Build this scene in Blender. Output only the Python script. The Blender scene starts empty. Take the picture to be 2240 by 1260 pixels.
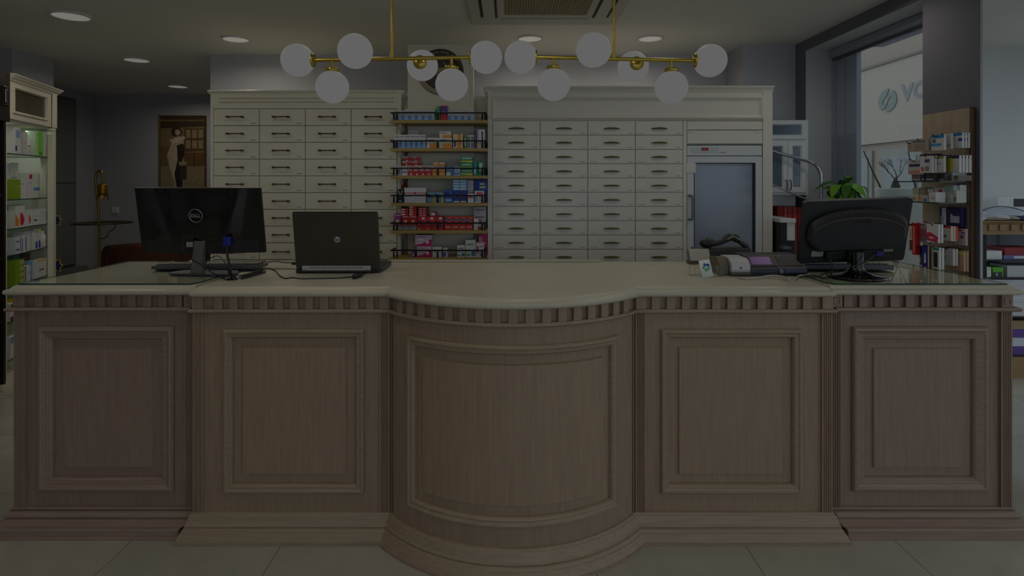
import bpy, math, random
from mathutils import Vector, Matrix
random.seed(7)
SC = bpy.context.scene
COL = SC.collection
PI = math.pi

# ------------------------------------------------------------------ camera
F, CX, CY, EYE = 1250.0, 1112.0, 400.0, 1.5        # focal length and principal point in pixels of a 2240 wide frame
cam_d = bpy.data.cameras.new('camera')
cam_d.sensor_width = 36.0
cam_d.lens = 36.0 * F / 2240.0
cam_d.shift_x = (1120.0 - CX) / 2240.0
cam_d.shift_y = -(630.0 - CY) / 2240.0
cam_d.clip_end = 200
cam = bpy.data.objects.new('camera', cam_d)
cam.location = (0, 0, EYE)
cam.rotation_euler = (PI / 2, 0, 0)
COL.objects.link(cam)
SC.camera = cam

# ------------------------------------------------------------------ world, exposure
SC.view_settings.view_transform = 'Standard'
SC.view_settings.look = 'None'
SC.view_settings.gamma = 1.0
SC.view_settings.use_curve_mapping = False
SC.view_settings.exposure = -3.0
wd = bpy.data.worlds.new('overcast_sky')
SC.world = wd
wd.use_nodes = True
wd.node_tree.nodes['Background'].inputs['Color'].default_value = (0.80, 0.90, 1.0, 1)
wd.node_tree.nodes['Background'].inputs['Strength'].default_value = 7.0
SC.cycles.use_denoising = True
SC.cycles.max_bounces = 8
SC.cycles.diffuse_bounces = 5
SC.cycles.transparent_max_bounces = 16
SC.cycles.caustics_reflective = False
SC.cycles.caustics_refractive = False
SC.cycles.sample_clamp_indirect = 6.0
DOWNLIGHT_W = 15.0
GLOBE_W = 4.0
CEIL = 2.65

# daylight portals in the window openings (they only guide the sky light through the glass)
def portal(loc, rot, sx, sy):
    l = bpy.data.lights.new('window_portal', 'AREA')
    l.shape = 'RECTANGLE'; l.size = sx; l.size_y = sy
    l.cycles.is_portal = True
    o = bpy.data.objects.new('window_portal', l)
    o.location = loc; o.rotation_euler = rot
    COL.objects.link(o)
portal((2.62, 3.96, 1.73), (0, PI / 2, 0), 1.66, 1.30)
portal((5.18, 1.2, 1.35), (0, PI / 2, 0), 2.4, 7.0)
portal((1.7, -2.46, 1.35), (PI / 2, 0, 0), 6.6, 2.4)

# ------------------------------------------------------------------ helpers
def lin(c):
    return tuple((x / 12.92 if x <= 0.04045 else ((x + 0.055) / 1.055) ** 2.4) for x in c)

def P(px, py, Y):
    return Vector(((px - CX) * Y / F, Y, EYE - (py - CY) * Y / F))

def PZ(px, py, z):
    Y = (EYE - z) * F / (py - CY)
    return Vector(((px - CX) * Y / F, Y, z))

def PX(px, Y):
    return (px - CX) * Y / F

def ZY(py, Y):
    return EYE - (py - CY) * Y / F

_M = {}
def M(name, rgb=(.5, .5, .5), rough=.5, metal=0.0, var=0.0, scale=8.0, stretch=(1, 1, 1), bump=0.0, emit=0.0, coat=0.0, spec=None, detail=6.0):
    """procedural principled material; var mixes a darker and a lighter tone through stretched noise"""
    if name in _M: return _M[name]
    m = bpy.data.materials.new(name)
    m.use_nodes = True
    nt = m.node_tree
    b = nt.nodes['Principled BSDF']
    col = lin(rgb)
    b.inputs['Base Color'].default_value = (*col, 1)
    b.inputs['Roughness'].default_value = rough
    b.inputs['Metallic'].default_value = metal
    if spec is not None: b.inputs['Specular IOR Level'].default_value = spec
    if coat: b.inputs['Coat Weight'].default_value = coat; b.inputs['Coat Roughness'].default_value = .08
    if emit:
        b.inputs['Emission Color'].default_value = (*col, 1)
        b.inputs['Emission Strength'].default_value = emit
    if var or bump:
        tc = nt.nodes.new('ShaderNodeTexCoord')
        mp = nt.nodes.new('ShaderNodeMapping')
        mp.inputs['Scale'].default_value = stretch
        nz = nt.nodes.new('ShaderNodeTexNoise')
        nz.inputs['Scale'].default_value = scale
        nz.inputs['Detail'].default_value = detail
        nz.inputs['Roughness'].default_value = .6
        nt.links.new(tc.outputs['Object'], mp.inputs['Vector'])
        nt.links.new(mp.outputs['Vector'], nz.inputs['Vector'])
        if var:
            rp = nt.nodes.new('ShaderNodeValToRGB')
            rp.color_ramp.elements[0].position = .3
            rp.color_ramp.elements[1].position = .7
            rp.color_ramp.elements[0].color = (*[max(0, c * (1 - var)) for c in col], 1)
            rp.color_ramp.elements[1].color = (*[min(1, c * (1 + var)) for c in col], 1)
            nt.links.new(nz.outputs['Fac'], rp.inputs['Fac'])
            nt.links.new(rp.outputs['Color'], b.inputs['Base Color'])
        if bump:
            bp = nt.nodes.new('ShaderNodeBump')
            bp.inputs['Strength'].default_value = bump
            bp.inputs['Distance'].default_value = .004
            nt.links.new(nz.outputs['Fac'], bp.inputs['Height'])
            nt.links.new(bp.outputs['Normal'], b.inputs['Normal'])
    _M[name] = m
    return m

def glass_mat(name, tint=(1, 1, 1), rough=0.0, ior=1.45):
    """thin sheet glass: clear with a Fresnel reflection"""
    if name in _M: return _M[name]
    m = bpy.data.materials.new(name)
    m.use_nodes = True
    nt = m.node_tree
    nt.nodes.remove(nt.nodes['Principled BSDF'])
    out = nt.nodes['Material Output']
    tr = nt.nodes.new('ShaderNodeBsdfTransparent'); tr.inputs['Color'].default_value = (*tint, 1)
    gl = nt.nodes.new('ShaderNodeBsdfGlossy'); gl.inputs['Roughness'].default_value = rough
    fr = nt.nodes.new('ShaderNodeFresnel'); fr.inputs['IOR'].default_value = ior
    mx = nt.nodes.new('ShaderNodeMixShader')
    # reflect on the outer faces only, so that light leaving the far side of the sheet is not trapped
    ge = nt.nodes.new('ShaderNodeNewGeometry')
    sb = nt.nodes.new('ShaderNodeMath'); sb.operation = 'SUBTRACT'; sb.inputs[0].default_value = 1.0
    ml = nt.nodes.new('ShaderNodeMath'); ml.operation = 'MULTIPLY'
    nt.links.new(ge.outputs['Backfacing'], sb.inputs[1])
    nt.links.new(sb.outputs[0], ml.inputs[0])
    nt.links.new(fr.outputs['Fac'], ml.inputs[1])
    nt.links.new(ml.outputs[0], mx.inputs['Fac'])
    nt.links.new(tr.outputs['BSDF'], mx.inputs[1])
    nt.links.new(gl.outputs['BSDF'], mx.inputs[2])
    nt.links.new(mx.outputs['Shader'], out.inputs['Surface'])
    _M[name] = m
    return m

def paper(rgb):
    return M('card_%02x%02x%02x' % tuple(int(c * 255) for c in rgb), rgb, .45)

WM = {}                                            # world matrices of things built here
def empty(name, loc=(0, 0, 0), rz=0.0, rot=None):
    o = bpy.data.objects.new(name, None)
    o.empty_display_size = .05
    o.location = loc
    o.rotation_euler = rot if rot else (0, 0, rz)
    COL.objects.link(o)
    WM[o.name] = Matrix.Translation(Vector(loc)) @ o.rotation_euler.to_matrix().to_4x4()
    return o

def tag(o, label, cat, group=None):
    o['label'] = label; o['category'] = cat
    if group: o['group'] = group
    return o

def thing(name, label, cat, loc=(0, 0, 0), rz=0.0, group=None, rot=None):
    return tag(empty(name, loc, rz, rot), label, cat, group)

class MB:
    """collects faces of one part"""
    def __init__(s): s.v = []; s.f = []; s.mi = []; s.sm = []
    def add(s, vs, fs, mi=0, smooth=False):
        b = len(s.v)
        s.v += [Vector(p) for p in vs]
        s.f += [tuple(b + i for i in f) for f in fs]
        s.mi += [mi] * len(fs); s.sm += [smooth] * len(fs)
        return s
    def box(s, x0, x1, y0, y1, z0, z1, mi=0, mat=None):
        vs = [(x0, y0, z0), (x1, y0, z0), (x1, y1, z0), (x0, y1, z0), (x0, y0, z1), (x1, y0, z1), (x1, y1, z1), (x0, y1, z1)]
        if mat: vs = [mat @ Vector(p) for p in vs]
        return s.add(vs, [(0, 3, 2, 1), (4, 5, 6, 7), (0, 1, 5, 4), (1, 2, 6, 5), (2, 3, 7, 6), (3, 0, 4, 7)], mi)
    def prism(s, poly, a, b, fn=None, mi=0, smooth=False):
        """poly of 2d points, extruded from a to b; fn maps (u, v, w) to space"""
        fn = fn or (lambda u, v, w: (u, v, w))
        n = len(poly)
        vs = [fn(u, v, a) for u, v in poly] + [fn(u, v, b) for u, v in poly]
        s.add(vs, [tuple(range(n - 1, -1, -1)), tuple(range(n, 2 * n))], mi)
        s.add(vs, [(i, (i + 1) % n, n + (i + 1) % n, n + i) for i in range(n)], mi, smooth)
        return s
    def lathe(s, prof, c=(0, 0, 0), seg=24, mat=None, mi=0, smooth=True):
        """prof: (radius, height) pairs around z at c"""
        vs = []; fs = []
        for r, h in prof:
            for k in range(seg):
                a = 2 * PI * k / seg
                p = Vector((r * math.cos(a), r * math.sin(a), h))
                if mat: p = mat @ p
                vs.append(p + Vector(c))
        for i in range(len(prof) - 1):
            for k in range(seg):
                k2 = (k + 1) % seg
                fs.append((i * seg + k, i * seg + k2, (i + 1) * seg + k2, (i + 1) * seg + k))
        s.add(vs, fs, mi, smooth)
        n = len(prof)
        s.add(vs[:seg], [tuple(range(seg - 1, -1, -1))], mi)
        s.add(vs[(n - 1) * seg:], [tuple(range(seg))], mi)
        return s
    def ball(s, c, r, seg=32, rings=18, sc=(1, 1, 1), mi=0, mat=None):
        vs = []; fs = []
        for i in range(rings + 1):
            t = PI * i / rings
            for k in range(seg):
                a = 2 * PI * k / seg
                p = Vector((r * sc[0] * math.sin(t) * math.cos(a), r * sc[1] * math.sin(t) * math.sin(a), r * sc[2] * math.cos(t)))
                if mat: p = mat @ p
                vs.append(p + Vector(c))
        for i in range(rings):
            for k in range(seg):
                k2 = (k + 1) % seg
                fs.append((i * seg + k, (i + 1) * seg + k, (i + 1) * seg + k2, i * seg + k2))
        return s.add(vs, fs, mi, True)
    def tube(s, pts, r, seg=8, mi=0, closed=False):
        pts = [Vector(p) for p in pts]
        n = len(pts); rr = r if isinstance(r, (list, tuple)) else [r] * n
        vs = []; fs = []
        up = Vector((0, 0, 1)); prev = None
        for i, p in enumerate(pts):
            t = (pts[min(i + 1, n - 1)] - pts[max(i - 1, 0)])
            t = t.normalized() if t.length > 1e-9 else Vector((0, 0, 1))
            if prev is None:
                a = up if abs(t.dot(up)) < .95 else Vector((1, 0, 0))
                u = t.cross(a).normalized()
            else:
                u = prev - t * prev.dot(t)
                u = u.normalized() if u.length > 1e-6 else t.orthogonal().normalized()
            prev = u
            w = t.cross(u)
            for k in range(seg):
                a = 2 * PI * k / seg
                vs.append(p + (u * math.cos(a) + w * math.sin(a)) * rr[i])
        for i in range(n - 1):
            for k in range(seg):
                k2 = (k + 1) % seg
                fs.append((i * seg + k, i * seg + k2, (i + 1) * seg + k2, (i + 1) * seg + k))
        s.add(vs, fs, mi, True)
        s.add(vs[:seg], [tuple(range(seg - 1, -1, -1))], mi)
        s.add(vs[-seg:], [tuple(range(seg))], mi)
        return s
    def mesh(s, name, mats, inv=None):
        me = bpy.data.meshes.new(name)
        vs = [inv @ p for p in s.v] if inv else s.v
        me.from_pydata([tuple(p) for p in vs], [], s.f)
        for m in (mats if isinstance(mats, (list, tuple)) else [mats]): me.materials.append(m)
        me.polygons.foreach_set('material_index', s.mi)
        me.polygons.foreach_set('use_smooth', s.sm)
        me.update()
        return me
    def build(s, name, mats, parent=None, local=False, bevel=0.0, seg=2):
        """world coordinates unless local; child parts are moved into the parent's frame"""
        inv = None
        if parent is not None and not local: inv = WM[parent.name].inverted()
        o = bpy.data.objects.new(name, s.mesh(name, mats, inv))
        COL.objects.link(o)
        if parent is not None:
            o.parent = parent
            WM[o.name] = WM[parent.name]
        else:
            WM[o.name] = Matrix.Identity(4)
        if bevel: add_bevel(o, bevel, seg)
        return o

def add_bevel(o, w, seg=2):
    b = o.modifiers.new('bevel', 'BEVEL'); b.width = w; b.segments = seg; b.limit_method = 'ANGLE'; b.angle_limit = .6
    b.harden_normals = False

def place(name, me, parent, loc=(0, 0, 0), rot=(0, 0, 0)):
    """one more object on shared mesh data, in its parent's frame"""
    o = bpy.data.objects.new(name, me)
    COL.objects.link(o)
    o.location = loc; o.rotation_euler = rot
    L = Matrix.Translation(Vector(loc)) @ o.rotation_euler.to_matrix().to_4x4()
    if parent is not None:
        o.parent = parent; WM[o.name] = WM[parent.name] @ L
    else: WM[o.name] = L
    return o

def struct(name, mb, mat, parent=None):
    o = mb.build(name, mat, parent)
    if parent is None: o['kind'] = 'structure'
    return o

def smooth_path(pts, n=8):
    pts = [Vector(p) for p in pts]
    out = []
    for i in range(len(pts) - 1):
        p0 = pts[max(i - 1, 0)]; p1 = pts[i]; p2 = pts[i + 1]; p3 = pts[min(i + 2, len(pts) - 1)]
        for k in range(n):
            t = k / n
            out.append(.5 * ((2 * p1) + (p2 - p0) * t + (2 * p0 - 5 * p1 + 4 * p2 - p3) * t * t + (3 * p1 - p0 - 3 * p2 + p3) * t ** 3))
    out.append(pts[-1])
    return out

def text_mesh(body, size, extrude=.0005, name='lettering', mat=None, bold=0.0, sx=1.0):
    cu = bpy.data.curves.new(name, 'FONT')
    cu.body = body; cu.size = size; cu.extrude = extrude; cu.align_x = 'CENTER'; cu.align_y = 'CENTER'; cu.offset = bold
    cu.resolution_u = 3
    o = bpy.data.objects.new(name, cu); COL.objects.link(o)
    dg = bpy.context.evaluated_depsgraph_get()
    me = bpy.data.meshes.new_from_object(o.evaluated_get(dg))
    bpy.data.objects.remove(o); bpy.data.curves.remove(cu)
    if sx != 1.0:
        for v in me.vertices: v.co.x *= sx
    me.materials.clear()
    if mat: me.materials.append(mat)
    me.name = name
    return me

def ring_pts(u0, u1, z0, z1, nu):
    r = [(u0 + (u1 - u0) * k / nu, z0) for k in range(nu + 1)]
    r += [(u1 + (u0 - u1) * k / nu, z1) for k in range(nu + 1)]
    return r
def sweep_frame(mb, u0, u1, z0, z1, prof, mp, nu=1, cap=False, mi=0):
    """mitred rectangular frame: prof is (inset, out); mp maps (u, z, out) to space"""
    n = 2 * nu + 2
    vs = []; fs = []
    for ins, out in prof:
        vs += [mp(u, z, out) for u, z in ring_pts(u0 + ins, u1 - ins, z0 + ins, z1 - ins, nu)]
    for i in range(len(prof) - 1):
        for k in range(n):
            k2 = (k + 1) % n
            fs.append((i * n + k, i * n + k2, (i + 1) * n + k2, (i + 1) * n + k))
    if cap:
        b = (len(prof) - 1) * n
        for k in range(nu): fs.append((b + k, b + k + 1, b + n - 2 - k, b + n - 1 - k))
    mb.add(vs, fs, mi)
    return mb

# ------------------------------------------------------------------ materials
PLASTER = M('grey_blue_wall_paint', (.70, .71, .74), .75, var=.03, scale=3)
WHITEPLASTER = M('white_wall_paint', (.86, .865, .87), .75, var=.02, scale=3)
CEILM = M('ceiling_paint', (.90, .895, .87), .85, var=.02, scale=1.2)
GROUT = M('grout', (.48, .46, .42), .9)
CREAM = M('cream_lacquer', (.885, .865, .795), .42, var=.025, scale=2)
CREAMR = M('ivory_lacquer', (.885, .875, .845), .42, var=.02, scale=2)
MARBLE = M('cream_worktop', (.715, .695, .63), .40, var=.05, scale=5, detail=8)
WOODW = M('pickled_oak_wing', (0.546, 0.46, 0.414), .5, var=.12, scale=9, stretch=(9, 9, .55), bump=.25)
WOODWH = M('pickled_oak_wing_rail', (0.551, 0.469, 0.419), .5, var=.14, scale=9, stretch=(.55, 9, 9), bump=.25)
WOODM = M('pickled_oak', (0.578, 0.496, 0.414), .5, var=.12, scale=9, stretch=(9, 9, .55), bump=.25)
WOODMH = M('pickled_oak_rail', (0.582, 0.51, 0.432), .5, var=.14, scale=9, stretch=(.55, 9, 9), bump=.25)
BRASS = M('brushed_brass', (.78, .69, .33), .28, 1.0)
BRONZE = M('aged_bronze', (.33, .30, .22), .5, .7)
BLACK = M('black_plastic', (.085, .085, .095), .45)
BLACKG = M('gloss_black_plastic', (.05, .05, .06), .12, coat=.4)
DARKG = M('charcoal_plastic', (.17, .18, .20), .5)
IRON = M('black_iron', (.09, .08, .08), .5, .5)
CHROME = M('brushed_steel', (.72, .73, .75), .22, 1.0)
WHITE = M('white_plastic', (.86, .87, .88), .4)
WHITEL = M('white_lacquer', (.86, .875, .89), .35)
OAKSHELF = M('honey_oak_edge', (.64, .55, .31), .45, var=.12, scale=8, stretch=(.6, 8, 8))
GLASS = glass_mat('window_glass', (.97, .985, .985))
SHELFGLASS = glass_mat('shelf_glass', (.90, .96, .94))
TOPGLASS = glass_mat('desk_glass', (.975, .99, .965), 0.0, 1.42)
GLASSEDGE = M('glass_edge_green', (.10, .24, .20), .12)
CABLE = M('black_cable', (.10, .10, .10), .45)
CABLEG = M('grey_cable', (.66, .66, .64), .45)

# ------------------------------------------------------------------ room shell
floor = struct('floor', MB().box(-5.6, 5.35, -2.7, 7.6, -.12, -.004), GROUT)
TILEM = []
for i, c in enumerate([(.68, .665, .615), (.695, .68, .63), (.67, .66, .61)]):
    TILEM.append(M('beige_marble_tile_%d' % i, c, .22, var=.10, scale=3.0, detail=9))
tile_me = []
for m in TILEM:
    mb = MB(); mb.box(-.3185, .3185, -.3185, .3185, -.02, 0); tile_me.append(mb.mesh('tile', m))
for i in range(-7, 10):
    for j in range(-7, 9):
        x = -.94 + .64 * i + .32; y = 2.12 + .64 * j + .32
        if -5.45 < x < 5.1 and -2.45 < y < 7.4:
            place('tile', tile_me[(i * 7 + j * 5) % 3], floor, (x, y, 0), (0, 0, PI * ((i + j) % 2)))

def poly_prism(pts, z0, z1): return MB().prism(pts, z0, z1)
struct('ceiling', poly_prism([(-5.6, -2.7), (5.35, -2.7), (5.35, 5.05), (3.98, 5.05), (2.66, 3.31), (2.66, 4.9), (2.5, 5.25), (-2.55, 5.25), (-2.55, 7.6), (-5.6, 7.6)], CEIL, CEIL + .12), CEILM)
mb = MB(); mb.box(-2.67, 1.952, 5.12, 5.24, 0, CEIL); mb.box(1.952, 2.66, 4.76, 5.24, 0, CEIL)
struct('wall_back', mb, M('pale_grey_wall_paint', (.74, .75, .78), .75, var=.03, scale=3))
struct('wall_recess_right', MB().box(-2.67, -2.57, 5.24, 7.45, 0, CEIL), PLASTER)
struct('wall_recess_back', MB().box(-5.5, -2.57, 7.45, 7.57, 0, CEIL), PLASTER)
struct('wall_recess_left', MB().box(-5.52, -5.4, 5.34, 7.45, 0, CEIL), PLASTER)
mb = MB(); mb.box(-5.5, -4.25, 4.89, 5.34, 0, CEIL); mb.box(-4.75, -4.6, -2.6, 4.89, 0, CEIL)
struct('wall_left', mb, PLASTER)
# window wall on the right: pier, lintel, sill wall, then the solid corner that widens to the white side wall
mb = MB()
mb.box(2.40, 2.66, 4.61, 4.76, 0, CEIL)
mb.box(2.40, 2.66, 3.31, 4.61, 2.566, CEIL)
mb.box(2.40, 2.66, 3.31, 4.61, 0, .88)
struct('wall_right', mb, M('pale_blue_grey_paint', (.82, .83, .85), .75, var=.02, scale=3))
DARKWALL = M('slate_grey_wall_paint', (.39, .395, .44), .75, var=.03, scale=3)
mb = MB(); mb.box(2.392, 2.40, 3.31, 4.76, 2.566, CEIL); mb.box(2.392, 2.40, 4.61, 4.76, 0, 2.566)
struct('trim_1', mb, DARKWALL)
struct('wall_pier', poly_prism([(2.40, 2.91), (2.404, 2.91), (2.45, 2.99), (2.66, 3.31), (2.40, 3.31)], 0, CEIL), DARKWALL)
# unseen annex side behind the pier, glazed to pass daylight to the reveal
sa, sb_ = Vector((2.56, 3.13)), Vector((3.99, 4.94))
sd_ = (sb_ - sa).normalized(); sn_ = Vector((-sd_.y, sd_.x)); SL = (sb_ - sa).length
def side_box(a, b, t, z0, z1):
    q = [sa + sd_ * a - sn_ * t, sa + sd_ * b - sn_ * t, sa + sd_ * b + sn_ * t, sa + sd_ * a + sn_ * t]
    return poly_prism([(p.x, p.y) for p in q], z0, z1)
wf = MB()
for a, b, z0, z1 in ((0, SL, 0, .12), (0, SL, 2.50, CEIL), (0, .06, .12, 2.5), (SL / 2 - .03, SL / 2 + .03, .12, 2.5), (SL - .06, SL, .12, 2.5)):
    m_ = side_box(a, b, .03, z0, z1); wf.add(m_.v, m_.f)
w4 = struct('window_4', wf, M('white_window_frame', (.84, .85, .86), .45))
for a in (.06, SL / 2 + .03): side_box(a, a + SL / 2 - .09, .003, .12, 2.5).build('pane', GLASS, w4)
struct('wall_annex_back', MB().box(4.0, 5.3, 4.92, 5.04, 0, CEIL), WHITEPLASTER)
# shop fronts beside and behind the camera
mb = MB()
mb.box(5.2, 5.32, 4.7, 4.92, 0, CEIL); mb.box(5.2, 5.32, -2.6, -2.3, 0, CEIL)
mb.box(5.2, 5.32, -2.3, 4.7, 0, .15); mb.box(5.2, 5.32, -2.3, 4.7, 2.55, CEIL)
struct('wall_shopfront_right', mb, WHITEPLASTER)
mb = MB()
mb.box(-4.6, -1.6, -2.6, -2.48, 0, CEIL); mb.box(5.0, 5.2, -2.6, -2.48, 0, CEIL)
mb.box(-1.6, 5.0, -2.6, -2.48, 0, .15); mb.box(-1.6, 5.0, -2.6, -2.48, 2.55, CEIL)
struct('wall_shopfront_rear', mb, WHITEPLASTER)
FRAMEM = M('grey_window_frame', (.62, .66, .73), .45)
for n, (ax, f0, lo, hi, z0, z1, cnt) in enumerate([('x', 5.26, -2.3, 4.7, .15, 2.55, 4), ('y', -2.54, -1.6, 5.0, .15, 2.55, 5)]):
    mb = MB(); gm = MB()
    step = (hi - lo) / cnt
    for k in range(cnt + 1):
        a = lo + step * k
        a0, a1 = max(lo, a - .03), min(hi, a + .03)
        if ax == 'x': mb.box(f0 - .03, f0 + .03, a0, a1, z0, z1)
        else: mb.box(a0, a1, f0 - .03, f0 + .03, z0, z1)
    for za, zb in ((z0, z0 + .06), (z1 - .06, z1)):
        if ax == 'x': mb.box(f0 - .029, f0 + .029, lo, hi, za, zb)
        else: mb.box(lo, hi, f0 - .029, f0 + .029, za, zb)
    w = struct('window_%d' % (n + 2), mb, FRAMEM)
    for k in range(cnt):
        a0 = lo + step * k + .03; a1 = lo + step * (k + 1) - .03
        gm = MB()
        if ax == 'x': gm.box(f0 - .003, f0 + .003, a0, a1, z0 + .06, z1 - .06)
        else: gm.box(a0, a1, f0 - .003, f0 + .003, z0 + .06, z1 - .06)
        gm.build('pane', GLASS, w)
# window 1 (in view): grey frame, fixed side panel, pane, blind cassette
mb = MB()
mb.box(2.61, 2.655, 3.312, 4.608, .882, .93)
mb.box(2.61, 2.655, 3.312, 3.35, .93, 2.56)
mb.box(2.62, 2.655, 4.30, 4.608, .93, 2.497)
mb.box(2.605, 2.655, 4.56, 4.608, .93, 2.497)
mb.box(2.605, 2.63, 4.44, 4.455, .93, 2.497)
w1 = struct('window_1', mb, FRAMEM)
MB().box(2.635, 2.641, 3.35, 4.30, .93, 2.497).build('pane', GLASS, w1)
mb = MB(); mb.prism([(2.585, 2.505), (2.60, 2.498), (2.655, 2.498), (2.655, 2.56), (2.578, 2.56), (2.578, 2.525)], 3.314, 4.606, lambda u, v, w: (u, w, v))
bl = mb.build('blind_cassette', M('blue_grey_metal', (.58, .60, .68), .4), w1)
MB().box(2.60, 2.625, 3.33, 4.59, 2.478, 2.4975).build('blind_bar', M('dark_blue_grey', (.28, .29, .34), .45), bl)
mb = MB(); mb.box(2.37, 2.66, 3.313, 4.607, .88, .905); mb.box(2.37, 2.60, 3.313, 4.607, .905, .906)
sl = mb.build('window_sill', WHITEPLASTER, w1)

# skirting
mb = MB(); mb.box(-5.4, -2.68, 7.435, 7.45, 0, .10); mb.box(-5.4, -5.385, 5.36, 6.5, 0, .10)
struct('baseboard_recess', mb, M('grey_skirting', (.45, .46, .48), .5))

# tall flush closet door in the recess
GREYD = M('grey_closet_paint', (.50, .51, .49), .55)
dr = struct('door_1', MB().box(-5.4, -5.372, 6.50, 7.10, .46, 2.54), M('grey_door_frame', (.40, .41, .41), .6))
MB().box(-5.376, -5.352, 6.53, 7.06, .50, 1.494).build('leaf', GREYD, dr, bevel=.003)
MB().box(-5.376, -5.352, 6.53, 7.06, 1.502, 2.505).build('leaf', GREYD, dr, bevel=.003)
MB().box(-5.4, -5.30, 6.45, 7.2, 0, .46).build('plinth', GREYD, dr)

# ------------------------------------------------------------------ street outside
gr = struct('ground', MB().box(-30, 40, -30, 60, -.4, -.15), M('street_paving', (.62, .62, .62), .8, var=.08, scale=2))
FAC = M('pale_facade', (.55, .515, .465), .8, var=.03, scale=.6)
fb = thing('shop_building', 'pale overexposed shop building across the street seen through window', 'building', (8, 13, -.15))
mb = MB(); mb.box(8, 12, 7.5, 24, -.15, 7.0); mb.build('wall', FAC, fb)
mb = MB(); mb.box(7.93, 8.0, 7.5, 24, 2.35, 4.0); sb = mb.build('sign_board', M('sign_board_white', (.56, .525, .475), .5), fb)
MB().box(7.90, 8.0, 7.5, 24, 4.0, 4.05).build('cornice', M('facade_line', (.42, .40, .37), .7), fb)
for a, b in ((8.0, 9.2), (9.5, 10.7), (11.0, 12.2), (12.5, 13.7), (14.0, 15.2), (15.5, 16.7)):
    d = MB().box(7.95, 8.0, a, b, -.15, 2.2).build('shop_door', M('pale_door', (.48, .48, .45), .6), fb)
    MB().box(7.93, 7.95, a + .12, b - .12, .15, 2.05).build('pane', M('shop_pane', (.42, .45, .44), .25), d)
# round swoosh logo and the letters of the sign on the board
TEAL = M('sign_teal', (.38, .44, .41), .5)
SIGNBLUE = M('sign_grey_blue', (.42, .435, .44), .5)
LY, LZ, LR = 11.94, 3.22, .24
for half in (0, 1):
    pts = []
    sgn = -1 if half == 0 else 1
    for k in range(13):
        a = math.radians(-100 + 150 * k / 12); pts.append((sgn * LR * math.cos(a), sgn * LR * math.sin(a)))
    pts += [(sgn * LR * a, sgn * LR * b) for a, b in ((.32, .70), (-.10, .10), (.05, -.02), (.42, .30), (.55, .05), (.0, -.55))]
    mb = MB(); mb.prism(pts, 7.915, 7.93, lambda u, v, w: (w, LY - u * 1.2, LZ + v))
    mb.build('logo_half', TEAL, sb)
me = text_mesh('VO', .46, .004, 'sign_letters', SIGNBLUE, bold=.016, sx=1.15)
place('sign_letters', me, sb, (7.925 - 8, 11.14 - 13, 3.28 + .15), (PI / 2, 0, -PI / 2))
aw = thing('awning', 'grey flat awning on arms above the pavement outside the window', 'awning', (2.68, 4.5, 2.95))
MB().box(3.5, 4.0, 2.0, 6.1, 2.95, 3.05).build('canopy', M('awning_grey', (.50, .51, .56), .8), aw)
for y in (3.4, 4.8): MB().box(2.66, 3.5, y, y + .05, 3.0, 3.05).build('arm', DARKG, aw)
MB().box(2.66, 2.70, 3.2, 5.0, 2.78, 3.06).build('wall_plate', DARKG, aw)

# ------------------------------------------------------------------ ceiling fittings
LAMPW = M('lit_diffuser', (1, .985, .96), .4, emit=1.05)
def downlight(x, y, r, label, group=None, w=1.0, seen=True):
    t = thing('ceiling_downlight', label, 'downlight', (x, y, CEIL - .014), 0, group)
    mb = MB(); mb.lathe([(r, .0135), (r, .004), (r - .006, 0), (r - .014, 0), (r - .016, .006)], seg=32)
    mb.build('trim_ring', WHITE, t, local=True)
    MB().lathe([(r - .016, .005), (r - .016, .0105)], seg=32).build('diffuser', LAMPW, t, local=True)
    l = bpy.data.lights.new('downlight_lamp', 'AREA'); l.shape = 'DISK'; l.size = 2 * r - .05
    l.energy = DOWNLIGHT_W * w; l.color = (1, .91, .76); l.spread = math.radians(165)
    o = bpy.data.objects.new('downlight_lamp', l); COL.objects.link(o); o.parent = t; o.location = (0, 0, -.004)
    return t
G = 'round downlights recessed in the ceiling'
downlight(-3.00, 3.92, .125, 'round ceiling downlight over the walkway beside the cream display cabinet', G, 1.3)
downlight(-3.46, 5.32, .118, 'round ceiling downlight at the mouth of the recess beyond the counter', G, .9)
downlight(-3.92, 6.78, .118, 'round ceiling downlight deep in the recess near the framed painting', G, .9)
downlight(-2.17, 4.55, .110, 'round ceiling downlight just before the drawer cabinet with bar handles', G)
downlight(.172, 4.53, .105, 'round ceiling downlight behind the globe chandeliers, just past the air conditioner', G)
downlight(1.125, 4.53, .105, 'round ceiling downlight before the drawer cabinet with crescent pulls', G)
for x, y in ((-1.75, 3.25), (-.85, 3.25), (.95, 3.25), (2.05, 3.42)):  # lamps added above the frame to brighten the drawer fronts and window reveal
    downlight(x, y, .105, 'added round ceiling downlight out of view over the staff aisle behind the counter', 'added downlights over the staff aisle', .38 if x < 1.9 else .8)
for x, y in ((-3.2, 1.6), (-1.3, 1.9), (.2, 1.6), (2.4, 1.3), (-2.2, -.4), (.3, -.6), (2.6, -.6)):
    downlight(x, y, .11, 'round ceiling downlight over the customer floor before the counter', 'downlights over the customer floor')

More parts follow.
